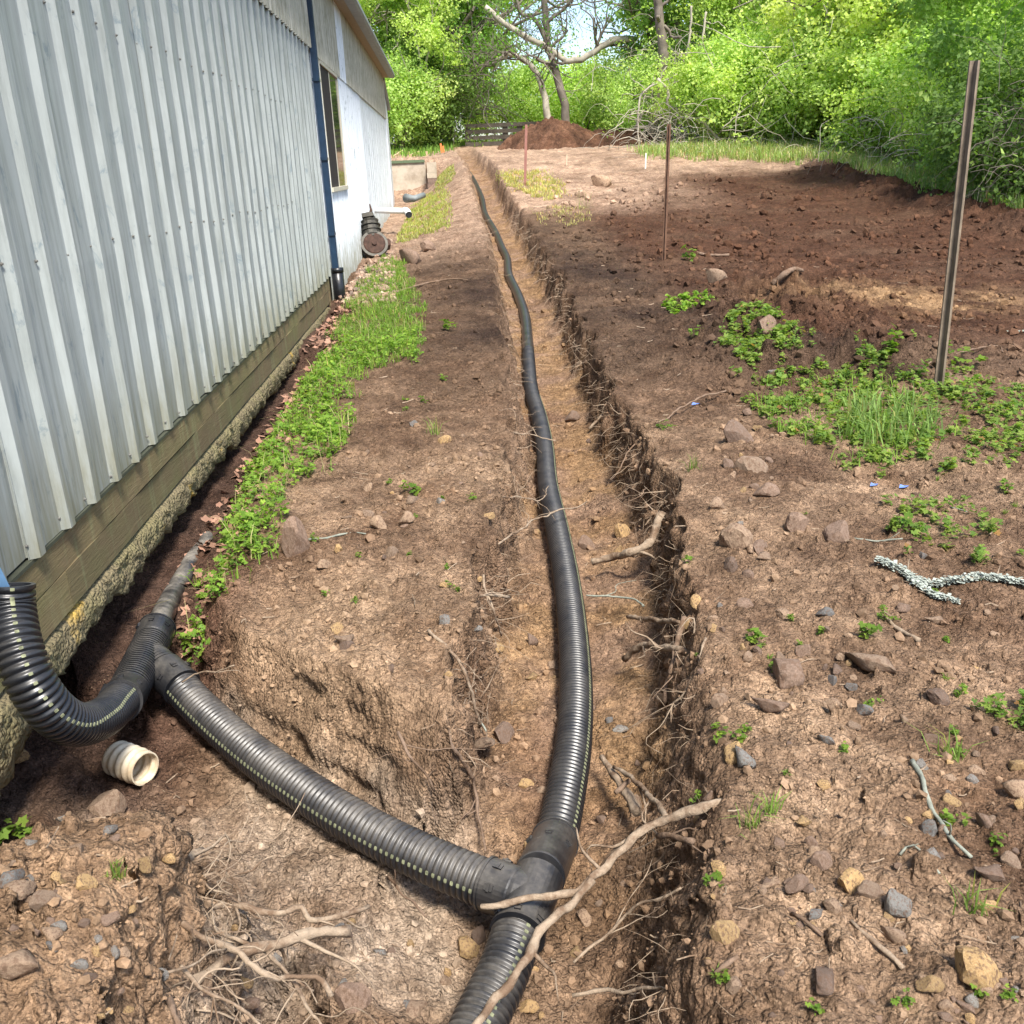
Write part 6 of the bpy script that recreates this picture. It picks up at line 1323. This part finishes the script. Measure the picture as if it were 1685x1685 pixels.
# bare vines and brush: pale stems arching out of the ivy tree, cut brush on the field edge
def arcs(name, n, seed, c, spread, L, r, label, up=.9, yv=32.0, drop=1.2, mat='bark_p', kind='stuff'):
    rs = np.random.RandomState(seed); b = MB()
    for i in range(n):
        px = c[0] + spread[0] * rs.randn(); py = c[1] + spread[1] * rs.randn(); p = aty(px, py, yv + rs.randn() * .8); g = float(base(p[0], p[1])); p[2] = max(p[2], g + .02)
        d = nrm(np.array([rs.randn(), .5 * rs.randn(), up * rs.rand() + .1])); l = L * (.4 + rs.rand()); P = [p]
        for k in range(7): d = nrm(d + .28 * rs.randn(3) + np.array([0, 0, -drop * .16])); nx = P[-1] + d * l / 7; nx[2] = max(nx[2], g + .03); P.append(nx)
        rr = r * (.5 + rs.rand()); b.tube(P, np.linspace(rr, rr * .45, 8), 4, False)
    return link(name, b.mesh(name, MAT[mat], True), label=label, cat='brush', kind=kind)
arcs('tangled_vines', 170, 3, (1112, 130), (30, 50), 1.8, .012, 'pale bare vines hanging in the ivy covered tree', .3, 34.0, 1.8)
arcs('brush_pile', 220, 4, (1105, 220), (36, 24), 1.2, .011, 'tangle of grey cut brush at the foot of the ivy covered tree', .9, 31.5, 1.5)
arcs('brush_edge', 200, 5, (1250, 256), (95, 8), 1.1, .008, 'bleached cut brush strewn along the far field edge', .7, 29.0, 1.6)
arcs('bare_stems', 60, 6, (1340, 150), (130, 50), 2.4, .009, 'thin bare stems arching through the right bank', .6, 28.0, .9)
arcs('dead_twigs', 150, 7, (1670, 230), (30, 45), 1.1, .004, 'grey dead twigs under the dark overhanging tree', .3, 16.2, 1.2, 'bark')
arcs('dry_stems', 90, 8, (1500, 225), (80, 25), 1.2, .006, 'dry bramble stems behind the leaning post', .8, 22.0, 1.5)
arcs('bare_branches', 90, 9, (770, 130), (28, 45), 2.0, .016, 'fine bare branches hanging above the gate', .2, 38.5, 1.6, 'bark')
arcs('pale_branches', 60, 10, (590, 20), (22, 25), 3.2, .03, 'bare pale branches above the shed gutter', .8, 40.0, .6)


# big bare vines, the ivy tree's own trunk and upright stems in the bank
def stem(pts, yv, r0, r1, label, mat='bark_p', name='vine', cat='vine'):
    P = spline([aty(p[0], p[1], yv) for p in pts], .12); rs = np.random.RandomState(len(label)); P = P + rs.randn(*P.shape) * .012; b = MB(); b.tube(P, np.linspace(r0, r1, len(P)), 7, True, None, .08, 2)
    for q in range(6):
        i = rs.randint(1, len(P) - 1); d = nrm(rs.randn(3)); b.tube(wig([P[i], P[i] + d * .25, P[i] + d * .5 + rs.randn(3) * .1, P[i] + d * .8 + rs.randn(3) * .2], .02, q, .08), r1 * .4, 4)
    return link(name, b.mesh(name, MAT[mat], True), label=label, cat=cat)
stem([(1072, 262), (1075, 200), (1085, 140), (1092, 90), (1086, 40), (1080, -30)], 32.6, .20, .13, 'dark ivy hung tree stem standing in the pale vines', 'bark', 'ivy_tree', 'tree')
stem([(1138, 8), (1136, 50), (1118, 118), (1062, 148), (1050, 190), (1052, 255)], 31.4, .035, .028, 'long pale vine swinging down left of the middle stake')
stem([(1082, 130), (1100, 150), (1098, 172), (1118, 180), (1132, 186)], 31.0, .05, .035, 'thick pale crooked vine behind the middle stake top')
stem([(1162, 20), (1152, 90), (1146, 170), (1150, 250)], 31.2, .035, .03, 'pale vertical vine right of the ivy hung trunk')
stem([(1130, 190), (1190, 172), (1250, 158), (1330, 155), (1410, 172)], 30.4, .022, .012, 'long thin bare stem arching right from the vines')
stem([(1150, 195), (1165, 215), (1190, 232), (1210, 256)], 30.6, .022, .018, 'short vine curving down to the cut brush')
stem([(1208, 258), (1180, 226), (1155, 198)], 29.8, .04, .03, 'cut branch leaning in the brush right of the middle stake')
stem([(1305, 200), (1302, 110), (1308, 40), (1300, -30)], 29.6, .06, .04, 'upright grey stem high in the right bank', 'bark', 'bare_tree', 'tree')
stem([(1362, 190), (1366, 100), (1360, 30), (1372, -30)], 28.6, .045, .03, 'second slender stem right of the upright grey one', 'bark_p', 'bare_tree', 'tree')
stem([(1190, 210), (1240, 170), (1300, 148), (1372, 140)], 29.0, .018, .010, 'straight bare bramble cane crossing the right bank')
stem([(1385, 262), (1350, 250), (1310, 252), (1270, 246)], 27.6, .03, .02, 'bleached log of brush on the far field edge', 'bark_p', 'branch', 'branch')
stem([(1480, 150), (1500, 185), (1530, 210)], 23.0, .018, .010, 'dry cane left of the leaning post', 'bark_p', 'branch', 'branch')
